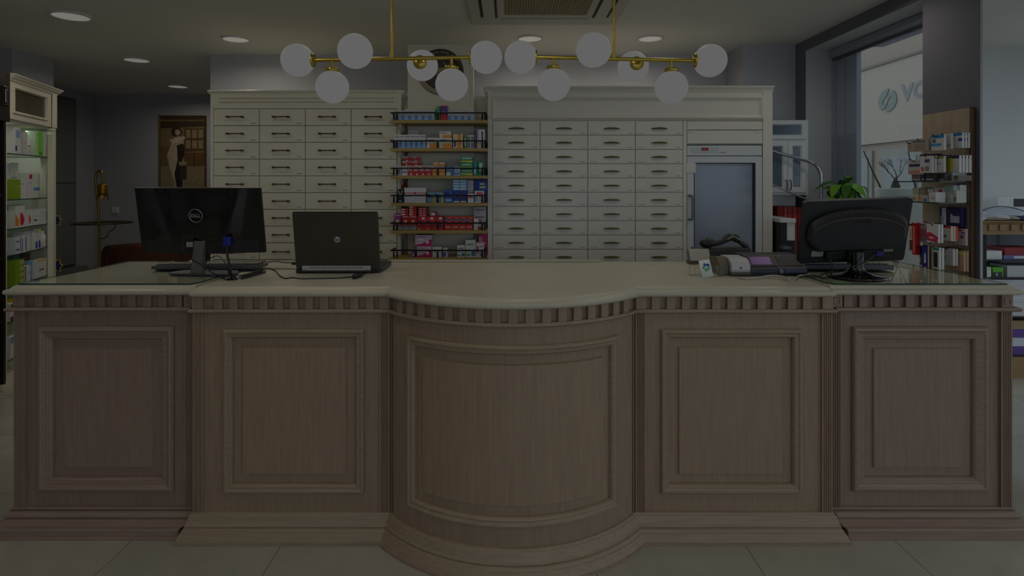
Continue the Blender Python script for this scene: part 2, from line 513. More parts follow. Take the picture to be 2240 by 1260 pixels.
ac = thing('air_conditioner', 'square ceiling cassette air conditioner with beige lattice grille', 'air conditioner', (.245, 3.55, CEIL - .03))
ACM = M('off_white_plastic', (.78, .77, .73), .5)
mb = MB(); h = .51
sweep_frame(mb, -h, h, -h, h, [(0, .029), (0, .006), (.012, 0), (.05, 0), (.05, .0), (.22, -.004), (.235, .0), (.235, .02)], lambda u, v, o: (u, v, o))
mb.build('panel', ACM, ac, local=True)
MB().box(-.275, .275, -.275, .275, .018, .029).build('filter', M('filter_brown', (.33, .27, .19), .9), ac, local=True)
mb = MB()
for k in range(31):
    a = -.27 + .018 * k
    mb.box(a - .0028, a + .0028, -.275, .275, .004, .012)
    mb.box(-.275, .275, a - .0028, a + .0028, .0045, .0125)
mb.build('grille', M('beige_lattice', (.62, .56, .42), .5), ac, local=True)
for k in range(4):
    mb = MB(); rot = Matrix.Rotation(k * PI / 2, 4, 'Z')
    mb.box(-.30, .30, .335, .41, -.009, -.0045, mat=rot)
    fl = mb.build('louvre', ACM, ac, local=True)
    if k == 0: continue
    mb = MB()
    mb.box(-.31, .31, .412, .430, -.0035, -.0005, mat=rot); mb.box(-.31, .31, .318, .333, -.0062, -.0042, mat=rot)
    mb.build('slot', M('slot_dark', (.06, .06, .05), .8), fl, local=True)

# ------------------------------------------------------------------ globe chandeliers
GLOBE = M('opal_globe', (.12, .12, .12), .6, spec=.1)
GLOBE.node_tree.nodes['Principled BSDF'].inputs['Emission Color'].default_value = (1, .98, .98, 1)
GLOBE.node_tree.nodes['Principled BSDF'].inputs['Emission Strength'].default_value = .97
def chandelier(x0, x1, z0, z1, xr, gl, label):
    Y = 2.75
    t = thing('globe_chandelier', label, 'chandelier', (xr, Y, CEIL), 0, 'globe chandeliers over the counter')
    zz = lambda x: z0 + (z1 - z0) * (x - x0) / (x1 - x0)
    MB().tube([(x0, Y, z0), (x1, Y, z1)], .0095, 12).build('bar', BRASS, t)
    mb = MB(); mb.tube([(xr, Y, zz(xr)), (xr, Y, CEIL - .02)], .0065, 10); mb.tube([(xr, Y, zz(xr)), (xr, Y, zz(xr) + .03)], .0095, 10)
    mb.build('stem', BRASS, t)
    MB().lathe([(.055, 0), (.055, -.02), (.03, -.03)], (xr, Y, CEIL), 24).build('ceiling_rose', BRASS, t)
    R = .0785
    for kind, x in gl:
        z = zz(x)
        if kind == 'l': d = Vector((-1, 0, 0)); gap = .0
        elif kind == 'r': d = Vector((1, 0, 0)); gap = .0
        elif kind == 'f': d = Vector((0, -1, 0)); gap = .09
        elif kind == 'b': d = Vector((0, 1, 0)); gap = .09
        else: d = Vector((0, 0, -1)); gap = .052
        a = Vector((x, Y, z)) if kind not in 'lr' else Vector((x0 if kind == 'l' else x1, Y, z0 if kind == 'l' else z1))
        c = a + d * (gap + R)
        q = d.to_track_quat('Z', 'Y').to_matrix().to_4x4()
        mb = MB()
        if gap: mb.tube([a, a + d * gap], .0075, 10)
        cup = a + d * max(gap - .012, -.002)
        mb.lathe([(.006, 0), (.032, .001), (.034, .004), (.034, .018), (.0315, .018)], cup, 28, mat=q)
        cp = mb.build('cup', BRASS, t)
        MB().ball(c, R, 40, 24).build('globe', GLOBE, t)
        l = bpy.data.lights.new('globe_lamp', 'POINT'); l.shadow_soft_size = R + .002; l.energy = GLOBE_W; l.color = (1, .92, .80)
        o = bpy.data.objects.new('globe_lamp', l); COL.objects.link(o); o.parent = t; o.location = c - t.location
    return t
chandelier(-.935, -.187, 2.090, 2.104, -.561, [('l', 0), ('r', 0), ('f', -.692), ('d', -.847), ('b', -.439), ('d', -.273)],
           'brass bar chandelier with six white globes on the laptop side of the counter')
chandelier(.138, .893, 2.105, 2.088, .508, [('l', 0), ('r', 0), ('f', .385), ('d', .218), ('b', .638), ('d', .785)],
           'brass bar chandelier with six white globes on the receipt printer side of the counter')

# ------------------------------------------------------------------ service counter
XC, BR, BYC, MYF = .018, .671, 2.858, 2.43           # bow centre, bow radius, bow centre depth, middle front
def mid_path(o, yb, xl=-1.336, xr=1.372, n=36):
    y = MYF - o; R = BR + o
    h = math.sqrt(R * R - (BYC - y) ** 2)
    th = math.asin(h / R)
    pts = [(xl - o * .7, yb), (xl - o * .7, y)]
    for k in range(n + 1):
        a = -th + 2 * th * k / n
        pts.append((XC + R * math.sin(a), BYC - R * math.cos(a)))
    pts += [(xr + o * .7, y), (xr + o * .7, yb)]
    return pts
def sweep_path(mb, fn, prof, cap_top=False, cap_bot=False):
    rings = [[(x, y, z) for x, y in fn(o)] for o, z in prof]
    n = len(rings[0]); vs = [p for r in rings for p in r]; fs = []
    for i in range(len(rings) - 1):
        for k in range(n - 1): fs.append((i * n + k, i * n + k + 1, (i + 1) * n + k + 1, (i + 1) * n + k))
        fs.append((i * n + n - 1, i * n, (i + 1) * n, (i + 1) * n + n - 1))
    if cap_bot: fs.append(tuple(range(n - 1, -1, -1)))
    if cap_top: fs.append(tuple(range((len(rings) - 1) * n, len(rings) * n)))
    mb.add(vs, fs)
    return mb
SLAB = [(.0, 1.0205), (.028, 1.0205), (.034, 1.024), (.037, 1.030), (.037, 1.036), (.034, 1.042), (.026, 1.045), (.021, 1.0465), (.017, 1.050), (.012, 1.056), (.004, 1.06)]
PLM = [(0, .106), (.010, .104), (.013, .098), (.018, .094), (.022, .084), (.030, .066), (.036, .060), (.036, .056), (.031, .054), (.040, .049), (.046, .040), (.050, .038), (.058, .026), (.066, .012), (.072, .010), (.072, .0005)]
PLW = [(0, .105), (.012, .104), (.016, .099), (.012, .094), (.008, .092), (.022, .088), (.030, .080), (.032, .072), (.026, .066), (.024, .064), (.034, .056), (.046, .049), (.050, .046), (.064, .042), (.068, .036), (.068, .010), (.074, .006), (.074, .0005)]
BEAD = [(0, .966), (.010, .966), (.017, .962), (.019, .957), (.017, .952), (.010, .948), (0, .947)]
MOULD_M = [(0, 0), (0, .010), (.005, .017), (.012, .018), (.016, .013), (.024, .011), (.028, .013), (.032, .011), (.037, .004), (.039, -.008)]
MOULD_W = [(0, 0), (0, .012), (.006, .021), (.015, .023), (.021, .018), (.033, .013), (.038, .014), (.043, .011), (.048, .011), (.055, .004), (.058, -.010)]
FIELD = [(0, -.008), (.036, -.008), (.040, -.002), (.041, .001)]

def pilaster(mb, x0, x1, yf, z0, z1, depth=.016, flutes=4):
    """fluted strip standing proud of a front at y = yf"""
    w = x1 - x0; pts = [(x0, yf), (x0, yf - depth)]
    m = w * .10; fw = (w - 2 * m) / flutes
    for k in range(flutes):
        a = x0 + m + fw * k
        for t, d in ((.12, 0), (.25, .6), (.5, 1), (.75, .6), (.88, 0)):
            pts.append((a + fw * t, yf - depth + .006 * d))
    pts += [(x1, yf - depth), (x1, yf)]
    mb.prism(pts, z0, z1)
    return mb

def flat_map(yf): return lambda u, z, o: (u, yf - o, z)
def bow_map(u, z, o):
    a = u / BR
    return (XC + (BR + o) * math.sin(a), BYC - (BR + o) * math.cos(a), z)
dent_w = MB().box(-.0168, .0168, -.019, 0, .9665, 1.0195).mesh('dentil', WOODW)
dent_m = MB().box(-.0165, .0165, -.019, 0, .9665, 1.0195).mesh('dentil', WOODM)

def wing(side):
    s = -1 if side == 'l' else 1
    mx = lambda x: x if side == 'l' else 2 * XC - x + .004      # mirror about the counter's middle
    lab = ('pinkish pickled oak counter end with raised panel below the round-logo monitor',
           'pinkish pickled oak counter end with raised panel below the oval-backed monitor')[side == 'r']
    t = thing('counter_wing', lab, 'counter', (mx(-1.75), 2.8, 0))
    yf = 2.47
    X = lambda a, b: (min(mx(a), mx(b)), max(mx(a), mx(b)))
    x0, x1 = X(-2.125, -1.343)
    mb = MB()
    # carcass: side, back, ends and a front with a hole for the recessed field
    p0, p1 = X(-1.965, -1.499)
    mb.box(x0, p0, yf, yf + .02, .10, 1.02); mb.box(p1, x1, yf, yf + .02, .10, 1.02)
    mb.box(p0, p1, yf, yf + .02, .10, .230); mb.box(p0, p1, yf, yf + .02, .823, 1.02)
    mb.box(x0, x1, yf + .02, 3.15, 0, 1.02)
    mb.build('carcass', WOODW, t)
    u0, u1 = X(-2.023, -1.441)
    sweep_frame(MB(), u0, u1, .172, .881, MOULD_W, flat_map(yf)).build('panel_moulding', WOODWH, t)
    sweep_frame(MB(), p0, p1, .230, .823, FIELD, flat_map(yf), cap=True).build('raised_panel', WOODW, t)
    for a, b in ((-2.125, -2.078), (-1.392, -1.345)):
        xa, xb = X(a, b)
        pilaster(MB(), xa, xb, yf, .105, .9455).build('pilaster', WOODW, t)
        MB().box(xa - .001, xb + .001, yf - .020, yf, .9665, 1.0195).build('pilaster_cap', WOODW, t, bevel=.002)
        cb = MB(); sweep_frame(cb, xa + .007, xb - .007, .976, 1.010, [(0, 0), (.002, .004), (.006, .004), (.008, 0)], lambda u, z, o: (u, yf - .0205 - o, z)); cb.build('cap_bead', WOODWH, t)
    for k in range(10):
        me = dent_w
        place('dentil', me, t, (mx(-2.018 + .0665 * k) - mx(-1.75), yf - 2.8 + .004, 0))
    def rect(o, yb=3.16):
        i = o * .68                                    # cut back where the middle unit's plinth spreads in front
        if side == 'l': return [(x0 - o, yb), (x0 - o, yf - o), (x1 - i, yf - o), (x1 - i, yb)]
        return [(x0 + i, yb), (x0 + i, yf - o), (x1 + o, yf - o), (x1 + o, yb)]
    sweep_path(MB(), lambda o: rect(.016 + o * .8), BEAD).build('bead_rail', WOODWH, t)
    sweep_path(MB(), lambda o: rect(o + .0), PLW).build('plinth', WOODWH, t)
    wt = MB()
    def slab(o, yb=3.19):
        if side == 'l': return [(-2.125 + .009 - o, yb), (-2.125 + .009 - o, yf - .003 - o), (-1.3415, yf - .003 - o), (-1.3415, yb)]
        return [(1.3805, yb), (1.3805, yf - .003 - o), (x1 - .009 + o, yf - .003 - o), (x1 - .009 + o, yb)]
    sweep_path(wt, slab, SLAB, True, True)
    w = wt.build('worktop', MARBLE)
    tag(w, ('cream moulded worktop of the counter end under the large black monitor with round logo', 'cream moulded worktop of the counter end under the oval-backed monitor')[side == 'r'], 'worktop', 'cream counter worktops')
    g = MB()
    gx0, gx1 = (-2.112, -1.349) if side == 'l' else (1.388, 2.150)
    ch = .045
    if side == 'l': poly = [(gx0, 2.462), (gx1 - ch * .5, 2.462), (gx1, 2.462 + ch), (gx1, 3.185), (gx0, 3.185)]
    else: poly = [(gx0 + ch * .5, 2.462), (gx1, 2.462), (gx1, 3.185), (gx0, 3.185), (gx0, 2.462 + ch)]
    n = len(poly)
    vs = [(x, y, 1.0605) for x, y in poly] + [(x, y, 1.0665) for x, y in poly]
    g.add(vs, [tuple(range(n - 1, -1, -1)), tuple(range(n, 2 * n))], 0)
    g.add(vs, [(i, (i + 1) % n, n + (i + 1) % n, n + i) for i in range(n)], 1)
    o = g.build('glass_desk_sheet', [TOPGLASS, GLASSEDGE])
    tag(o, ('clear glass sheet with green edge under the keyboard and large black monitor', 'clear glass sheet with green edge under the oval-backed monitor')[side == 'r'], 'glass sheet', 'glass sheets on the counter ends')
wing('l'); wing('r')

t = thing('counter_middle', 'bow-fronted pickled oak middle counter with three raised panels and dentil frieze', 'counter', (XC, 2.8, 0))
mb = MB()
mp_ = mid_path(0, 3.15)
# front skin with holes for the two flat fields and the bow field
TH = math.asin(math.sqrt(BR ** 2 - (BYC - MYF) ** 2) / BR)
hx = math.sqrt(BR ** 2 - (BYC - MYF) ** 2)
for (fa, fb, la, lb) in ((-1.170, -.650, -1.336, XC - hx), (.686, 1.206, XC + hx, 1.372)):
    mb.box(la, fa, MYF, MYF + .02, .10, 1.02); mb.box(fb, lb, MYF, MYF + .02, .10, 1.02)
    mb.box(fa, fb, MYF, MYF + .02, .10, .222); mb.box(fa, fb, MYF, MYF + .02, .840, 1.02)
mb.box(-1.336, 1.372, MYF + .02, 3.15, 0, 1.02)
def bow_strip(mb, u0, u1, z0, z1, o=0, n=12):
    vs = []; fs = []
    for k in range(n + 1):
        u = u0 + (u1 - u0) * k / n
        vs += [bow_map(u, z0, o), bow_map(u, z1, o)]
    for k in range(n): fs.append((2 * k, 2 * k + 2, 2 * k + 3, 2 * k + 1))
    mb.add(vs, fs, 0, True)
UB = TH * BR; UF = math.radians(39.3) * BR
bow_strip(mb, -UB, -UF + .039, .10, 1.02); bow_strip(mb, UF - .039, UB, .10, 1.02)
bow_strip(mb, -UF + .039, UF - .039, .10, .222, 0, 24); bow_strip(mb, -UF + .039, UF - .039, .840, 1.02, 0, 24)
mb.build('carcass', WOODM, t)
for a, b in ((-1.209, -.611), (.647, 1.245)):
    sweep_frame(MB(), a, b, .183, .879, MOULD_M, flat_map(MYF)).build('panel_moulding', WOODMH, t)
    sweep_frame(MB(), a + .039, b - .039, .222, .840, FIELD, flat_map(MYF), cap=True).build('raised_panel', WOODM, t)
sweep_frame(MB(), -UF, UF, .183, .879, MOULD_M, bow_map, 40).build('bow_moulding', WOODMH, t)
sweep_frame(MB(), -UF + .039, UF - .039, .222, .840, FIELD, bow_map, 40, cap=True).build('bow_raised_panel', WOODM, t)
for a, b in ((-1.336, -1.292), (-.545, -.503), (.539, .581), (1.328, 1.372)):
    pilaster(MB(), a, b, MYF, .105, .9455, .012).build('pilaster', WOODM, t)
    MB().box(a - .001, b + .001, MYF - .018, MYF, .9665, 1.0195).build('pilaster_cap', WOODM, t, bevel=.002)
for s in (-1, 1):
    mb = MB(); bow_strip(mb, s * UB - s * .016, s * UB - s * .001, .106, .9455, .004, 2); mb.build('bow_edge_strip', WOODM, t)
for k in range(11):
    for x in (-1.226 + .064 * k, 2 * XC + 1.226 - .064 * k):
        place('dentil', dent_m, t, (x - XC, MYF - 2.8 + .002, 0))
for k in range(-8, 9):
    a = math.radians(5.35) * k
    place('dentil', dent_m, t, ((BR - .002) * math.sin(a), BYC - (BR - .002) * math.cos(a) - 2.8, 0), (0, 0, a))
sweep_path(MB(), lambda o: mid_path(.008 + o * .8, 2.452), BEAD).build('bead_rail', WOODMH, t)
sweep_path(MB(), lambda o: mid_path(o, 2.468), PLM).build('plinth', WOODMH, t)
wt = MB(); sweep_path(wt, lambda o: mid_path(o, 3.19, -1.336 + .028 - .004, 1.372 - .028 + .004), SLAB, True, True)
w = wt.build('worktop', MARBLE)
tag(w, 'cream moulded bow-fronted worktop of the middle counter under the laptop', 'worktop', 'cream counter worktops')
MB().box(-.667, .512, 3.165, 3.188, 1.06, 1.072).build('back_lip', MARBLE, w, bevel=.003)

# ------------------------------------------------------------------ drawer cabinets
CY0 = 4.2
def reeded_crown(mb, x0, x1, steps, yb):
    """stepped crown: list of (out, z) wrapped round the front and both ends"""
    def fn(o): return [(x0 - o, yb), (x0 - o, CY0 + .02 - o), (x1 + o, CY0 + .02 - o), (x1 + o, yb)]
    return sweep_path(mb, fn, steps, True, False)
# left unit with bar handles
t = thing('drawer_cabinet', 'cream wall of small pharmacy drawers with bronze bar handles', 'drawer cabinet', (-1.49, 4.65, 0))
XL0, XL1 = PX(461, CY0), PX(877, CY0)
ztop = ZY(197, CY0)
zf = ZY(238, CY0)                                   # top of the first drawer row
dw, dh = (PX(868.5, CY0) - PX(467, CY0)) / 4, .12315
mb = MB(); mb.box(XL0, XL1, CY0 + .022, 5.10, 0, ztop - .01)
mb.box(XL0, PX(466.5, CY0), CY0, CY0 + .022, 0, zf + .012); mb.box(PX(869, CY0), XL1, CY0, CY0 + .022, 0, ztop - .01)
mb.build('carcass', CREAM, t)
mb = MB(); mb.box(XL0, PX(869, CY0), CY0 + .004, CY0 + .022, zf + .004, ztop - .02); mb.build('frieze', CREAM, t)
for zc in (213.5, 221.5):
    MB().tube([(XL0 + .06, CY0 + .003, ZY(zc, CY0)), (PX(862, CY0), CY0 + .003, ZY(zc, CY0))], .007, 8).build('reed', CREAM, t)
mb = MB(); reeded_crown(mb, XL0, XL1, [(.0, ztop - .048), (.006, ztop - .046), (.010, ztop - .036), (.005, ztop - .034), (.014, ztop - .028), (.020, ztop - .018), (.024, ztop - .012), (.024, ztop - .002), (.020, ztop)], 5.10)
mb.build('crown_moulding', CREAM, t)
LABELM = M('faded_label_ink', (.55, .53, .47), .7)
md = MB(); md.box(-dw / 2 + .0028, dw / 2 - .0028, 0, .021, .003, dh - .003); md.box(dw / 2 - .062, dw / 2 - .028, -.0006, .001, .014, .019, 1)
drawer_l = md.mesh('drawer', [CREAM, LABELM])
mh = MB()
mh.tube([(-.062, -.030, 0), (.062, -.030, 0)], [.0042, .0042], 8)
for s in (-1, 1):
    mh.tube([(s * .038, -.030, 0), (s * .048, -.030, 0), (s * .060, -.030, 0), (s * .066, -.030, 0)], [.0042, .0075, .0075, .003], 8)
    mh.tube([(s * .052, -.030, 0), (s * .052, -.001, 0)], .005, 8)
handle_l = mh.mesh('handle', BRONZE)
for c in range(4):
    for r in range(13):
        d = place('drawer', drawer_l, t, (PX(467, CY0) + dw * (c + .5) + 1.49, CY0 - .001 - 4.65, zf - dh * (r + 1)))
        place('handle', handle_l, d, (0, 0, dh * .5))
MB().box(XL0 + .01, XL1 - .01, CY0 + .01, CY0 + .022, .0, zf - dh * 13 - .004).build('base_board', CREAM, t)

# right unit with crescent pulls, header panel and the refrigerator bay
XR0, XR1 = PX(1067, CY0), PX(1690, CY0)
ztr = ZY(188, CY0); zfr = ZY(264.5, CY0)
dwr, dhr = (PX(1494, CY0) - PX(1077.5, CY0)) / 4, .10475
XB0, XB1 = PX(1502, CY0), PX(1669, CY0)             # refrigerator bay
t = thing('drawer_cabinet', 'ivory wall of shallow pharmacy drawers with brass crescent pulls around refrigerator bay', 'drawer cabinet', ((XR0 + XR1) / 2, 4.65, 0))
TX = (XR0 + XR1) / 2
mb = MB(); mb.box(XR0, PX(1496, CY0), CY0 + .022, 5.10, 0, ztr - .01)
mb.box(XR0, PX(1077, CY0), CY0, CY0 + .022, 0, ztr - .01)
mb.box(PX(1494.5, CY0), XB0, CY0, 5.10, 0, zfr); mb.box(XB1, XR1, CY0, 4.755, 0, ztr - .01)
mb.box(PX(1496, CY0), XB1, CY0 + .022, 4.755, zfr - .172, ztr - .01)
mb.build('carcass', CREAMR, t)
mb = MB(); mb.box(PX(1077, CY0), XB1, CY0 + .006, CY0 + .022, zfr + .006, ztr - .02); mb.build('header_board', CREAMR, t)
mb = MB(); sweep_frame(mb, PX(1076, CY0), PX(1670, CY0), zfr + .014, ZY(211, CY0), [(0, 0), (0, .012), (.008, .018), (.016, .014), (.024, .006), (.030, .004), (.034, .0)], flat_map(CY0 + .006))
mb.build('header_moulding', CREAMR, t)
mb = MB()
def fnr(o): return [(XR0 - o, 4.74), (XR0 - o, CY0 + .02 - o), (XR1 + o * .3, CY0 + .02 - o), (XR1 + o * .3, 4.74)]
sweep_path(mb, fnr, [(.0, ztr - .075), (.008, ztr - .072), (.012, ztr - .060), (.006, ztr - .057), (.016, ztr - .046), (.024, ztr - .030), (.018, ztr - .027), (.028, ztr - .018), (.034, ztr - .008), (.034, ztr - .001), (.03, ztr)], True)
mb.build('crown_moulding', CREAMR, t)
md = MB(); md.box(-dwr / 2 + .0026, dwr / 2 - .0026, 0, .021, .0028, dhr - .0028)
md.box(dwr / 2 - .055, dwr / 2 - .022, -.0006, .001, .012, .016, 1); md.box(-dwr / 2 + .018, -dwr / 2 + .075, -.0006, .001, .012, .015, 1)
drawer_r = md.mesh('drawer', [CREAMR, LABELM])
mh = MB(); n = 12; vs = []
for k in range(n + 1):
    a = k / n; x = -.060 + .12 * a; b = math.sin(PI * a) ** .7
    vs += [(x, -.006 - .016 * b, -.004), (x, -.006 - .016 * b, -.001 + .008 * b), (x, 0, -.002 + .008 * b), (x, 0, -.005)]
fs = []
for k in range(n):
    for q in range(4): fs.append((4 * k + q, 4 * k + (q + 1) % 4, 4 * k + 4 + (q + 1) % 4, 4 * k + 4 + q))
mh.add(vs, fs, 0, True)
handle_r = mh.mesh('pull', M('antique_brass', (.47, .43, .22), .45, .8))
for c in range(4):
    for r in range(15):
        d = place('drawer', drawer_r, t, (PX(1077.5, CY0) + dwr * (c + .5) - TX, CY0 - .001 - 4.65, zfr - dhr * (r + 1)))
        place('pull', handle_r, d, (0, 0, dhr * .47))
MB().box(XR0 + .01, PX(1494, CY0), CY0 + .01, CY0 + .022, 0, zfr - dhr * 15 - .003).build('base_board', CREAMR, t)
for za, zb in ((ZY(283.5, CY0), ZY(266, CY0)), (ZY(314, CY0), ZY(286, CY0))):
    MB().box(XB0 + .004, XB1 - .004, CY0 - .001, CY0 + .021, za, zb).build('flap_door', CREAMR, t, bevel=.003)
for s in (XB0 + .035, XB1 - .04):
    MB().box(s - .02, s + .02, CY0 - .006, CY0 - .0015, ZY(287, CY0) - .010, ZY(287, CY0) + .004).build('hinge_clip', CREAMR, t)

# refrigerator
fr = thing('refrigerator', 'white upright medicine refrigerator with frosted glass door and red digit display', 'refrigerator', ((XB0 + XB1) / 2, 4.5, 0))
FRW = M('fridge_white', (.82, .845, .87), .38)
fx0, fx1 = XB0 + .005, XB1 - .005
fz = ZY(318, CY0)
MB().box(fx0, fx1, CY0 + .05, 4.74, .06, fz).build('cabinet_body', FRW, fr, bevel=.006)
MB().box(fx0, fx1, CY0 + .005, CY0 + .05, ZY(340.5, CY0), fz).build('control_fascia', FRW, fr, bevel=.004)
MB().box(PX(1513, CY0), PX(1573, CY0), CY0 + .003, CY0 + .006, ZY(334, CY0), ZY(322, CY0)).build('control_panel', M('fridge_panel', (.76, .79, .82), .4), fr)
dp = MB().box(PX(1535, CY0), PX(1549.5, CY0), CY0 + .0005, CY0 + .0035, ZY(329.5, CY0), ZY(323, CY0)).build('digit_display', M('display_dark_red', (.30, .08, .10), .3), fr)
me = text_mesh('88.8', .019, .0003, 'digits', M('red_led', (.85, .12, .16), .4, emit=.7), bold=.0004)
place('digits', me, dp, (PX(1542.3, CY0) - (XB0 + XB1) / 2, CY0 - .0005 - 4.5, ZY(326.4, CY0)), (PI / 2, 0, 0))
for k in range(3): MB().lathe([(.0045, 0), (.0045, .002)], (PX(1578 + 4 * k, CY0), CY0 + .004, ZY(333.5, CY0)), 10, mat=Matrix.Rotation(PI / 2, 4, 'X')).build('key_switch', M('lock_grey', (.55, .57, .6), .4), fr)
dz0, dz1 = .10, ZY(342, CY0)
gx0, gx1, gz0, gz1 = PX(1518, CY0), PX(1653, CY0), .28, ZY(356, CY0)
mb = MB()
yq = CY0 + .002
mb.box(fx0, gx0, yq, CY0 + .048, dz0, dz1); mb.box(gx1, fx1, yq, CY0 + .048, dz0, dz1); mb.box(gx0, gx1, yq, CY0 + .048, dz0, gz0); mb.box(gx0, gx1, yq, CY0 + .048, gz1, dz1)
dr_ = mb.build('door_frame', FRW, fr)
mb = MB(); mb.box(gx0 + .012, gx1 - .012, CY0 + .02, CY0 + .026, gz0, gz1 - .004)
mb.build('glass_pane', M('frosted_blue_glass', (.56, .60, .69), .22, var=.04, scale=3, coat=.3), dr_)
mb = MB(); mb.box(gx0, gx0 + .006, CY0 + .006, CY0 + .03, gz0, gz1); mb.box(gx1 - .014, gx1, CY0 + .006, CY0 + .03, gz0, gz1); mb.box(gx0, gx1, CY0 + .006, CY0 + .03, gz1 - .006, gz1)
mb.build('gasket', BLACK, dr_)
hx_ = PX(1510.5, CY0)
MB().tube(smooth_path([(hx_ - .012, CY0 + .002, ZY(428, CY0)), (hx_, CY0 - .03, ZY(428.5, CY0)), (hx_ + .004, CY0 - .034, ZY(433, CY0)), (hx_ + .004, CY0 - .034, ZY(455, CY0)), (hx_ + .004, CY0 - .034, ZY(475, CY0)), (hx_, CY0 - .03, ZY(479.5, CY0)), (hx_ - .012, CY0 + .002, ZY(480, CY0))], 5), .009, 10).build('door_handle', M('handle_grey', (.50, .52, .55), .35), dr_)
MB().box(PX(1501.5, CY0), PX(1522, CY0), CY0 - .003, CY0 - .0008, ZY(378, CY0), ZY(357, CY0)).build('paper_note', paper((.88, .88, .86)), fr)
MB().box(fx0 + .02, fx1 - .02, CY0 + .06, 4.70, .0, .06).build('foot_plinth', DARKG, fr)

# ------------------------------------------------------------------ gallery shelf unit between the drawer cabinets
gs = thing('gallery_shelves', 'cream back panel with six honey oak shelves and black gallery rails', 'shelf unit', (-.48, 4.3, 0))
BY = 4.25
BX0, BX1 = PX(892, BY), PX(1036, BY)
MB().box(BX0, BX1, BY, BY + .05, 0, ZY(98, BY)).build('back_panel', CREAM, gs)
MB().box(BX1 - .02, BX1, BY - .008, BY, 0, ZY(150, BY)).build('edge_strip', CREAM, gs)
MB().box(XL1 + .003, XR0 - .003, BY + .05, BY + .06, 0, 2.15).build('backing_board', M('backing_grey_cream', (.80, .785, .74), .6), gs)
# round emblem with a dark ring
EM1 = M('emblem_brown', (.27, .20, .16), .45); EM2 = M('emblem_tan', (.62, .58, .50), .5); EM3 = M('emblem_grey', (.36, .35, .31), .5)
ec = P(964, 157.5, BY); er = 50 * BY / F
flat = Matrix.Rotation(PI / 2, 4, 'X')
em = MB().lathe([(er, 0), (er, .010), (er - .012, .014), (er * .74, .014), (er * .74, .010)], ec, 56, mat=flat).build('emblem_ring', EM1, gs)
MB().lathe([(er * .73, 0), (er * .73, .009)], ec, 48, mat=flat).build('emblem_disc', EM3, em)
mb = MB()
for a0, a1 in ((200, 262), (278, 300)):
    pts = []
    for k in range(10):
        a = math.radians(a0 + (a1 - a0) * k / 9); pts.append((er * .985 * math.cos(a), er * .985 * math.sin(a)))
    for k in range(10):
        a = math.radians(a1 - (a1 - a0) * k / 9); pts.append((er * .78 * math.cos(a), er * .78 * math.sin(a)))
    mb.prism(pts, ec.y - .0165, ec.y - .0142, lambda u, v, w: (ec.x + u, w, ec.z + v))
mb.build('emblem_arc', EM2, em)
# stylised serpent bowl in the disc
mb = MB()
mb.prism([(-.05, .03), (.05, .03), (.042, .0), (.015, -.022), (.012, -.07), (.035, -.085), (-.035, -.085), (-.012, -.07), (-.015, -.022), (-.042, 0)], ec.y - .012, ec.y - .0095, lambda u, v, w: (ec.x + u, w, ec.z + v))
mb.tube(smooth_path([(ec.x - .03, ec.y - .013, ec.z - .075), (ec.x + .03, ec.y - .013, ec.z - .05), (ec.x - .03, ec.y - .013, ec.z - .02), (ec.x + .045, ec.y - .013, ec.z + .02), (ec.x + .02, ec.y - .013, ec.z + .07)]), .006, 8)
mb.build('emblem_motif', EM2, em)
for k in range(26):
    a = math.radians(35 + 110 * k / 25)
    q = Matrix.Translation(ec + Vector((er * .86 * math.cos(a), -.015, er * .86 * math.sin(a)))) @ Matrix.Rotation(-(a - PI / 2), 4, 'Y')
    if k % 7 == 6: continue
    MB().box(-.0022, .0022, -.001, .001, -.010 - .003 * (k % 3), .010, mat=q).build('emblem_stroke', EM2, em)

SYF = 4.02
SH = [262.5, 324, 384, 444, 504, 564]               # pixel rows of the shelf tops
SZ = [ZY(y, SYF) for y in SH]
sx0, sx1 = PX(855, SYF), PX(1066, SYF)
post_prof = [(.0075, 0), (.0075, .006), (.004, .009), (.007, .015), (.007, .021), (.0035, .026), (.006, .031), (.0075, .036), (.004, .041), (.004, .047)]
post_me = MB().lathe(post_prof, seg=10).mesh('baluster', IRON)
for z in SZ:
    mb = MB()
    mb.prism([(sx0, SYF), (sx1, SYF), (sx1 - .004, CY0 - .02), (sx1 - .004, BY + .049), (XL1 + .004, BY + .049), (XL1 + .004, CY0 - .004), (sx0 + .01, CY0 - .03)], z - .022, z)
    sh = mb.build('shelf', OAKSHELF, gs)
    mb = MB(); mb.prism([(0, 0), (.16, 0), (.15, -.02), (.03, -.06), (0, -.06)], XL1 + .006, XL1 + .02, lambda u, v, w: (w, BY - u, z - .022 + v))
    mb.build('bracket', CREAM, sh)
    zr = z + .047
    mb = MB()
    mb.box(sx0 - .004, sx1 - .006, SYF + .004, SYF + .016, zr, zr + .009)
    mb.box(sx1 - .018, sx1 - .006, SYF + .016, 4.24, zr + .0005, zr + .0085)
    mb.box(sx0 - .002, sx0 + .010, SYF + .016, CY0 - .03, zr + .0005, zr + .0085)
    rl = mb.build('gallery_rail', IRON, sh)
    for px_ in (861.5, 868.5, 957.5, 1055, 1061):
        place('baluster', post_me, sh, (PX(px_, SYF + .01) + .48, SYF + .010 - 4.3, z))
    place('baluster', post_me, sh, (sx1 - .012 + .48, 4.22 - 4.3, z))

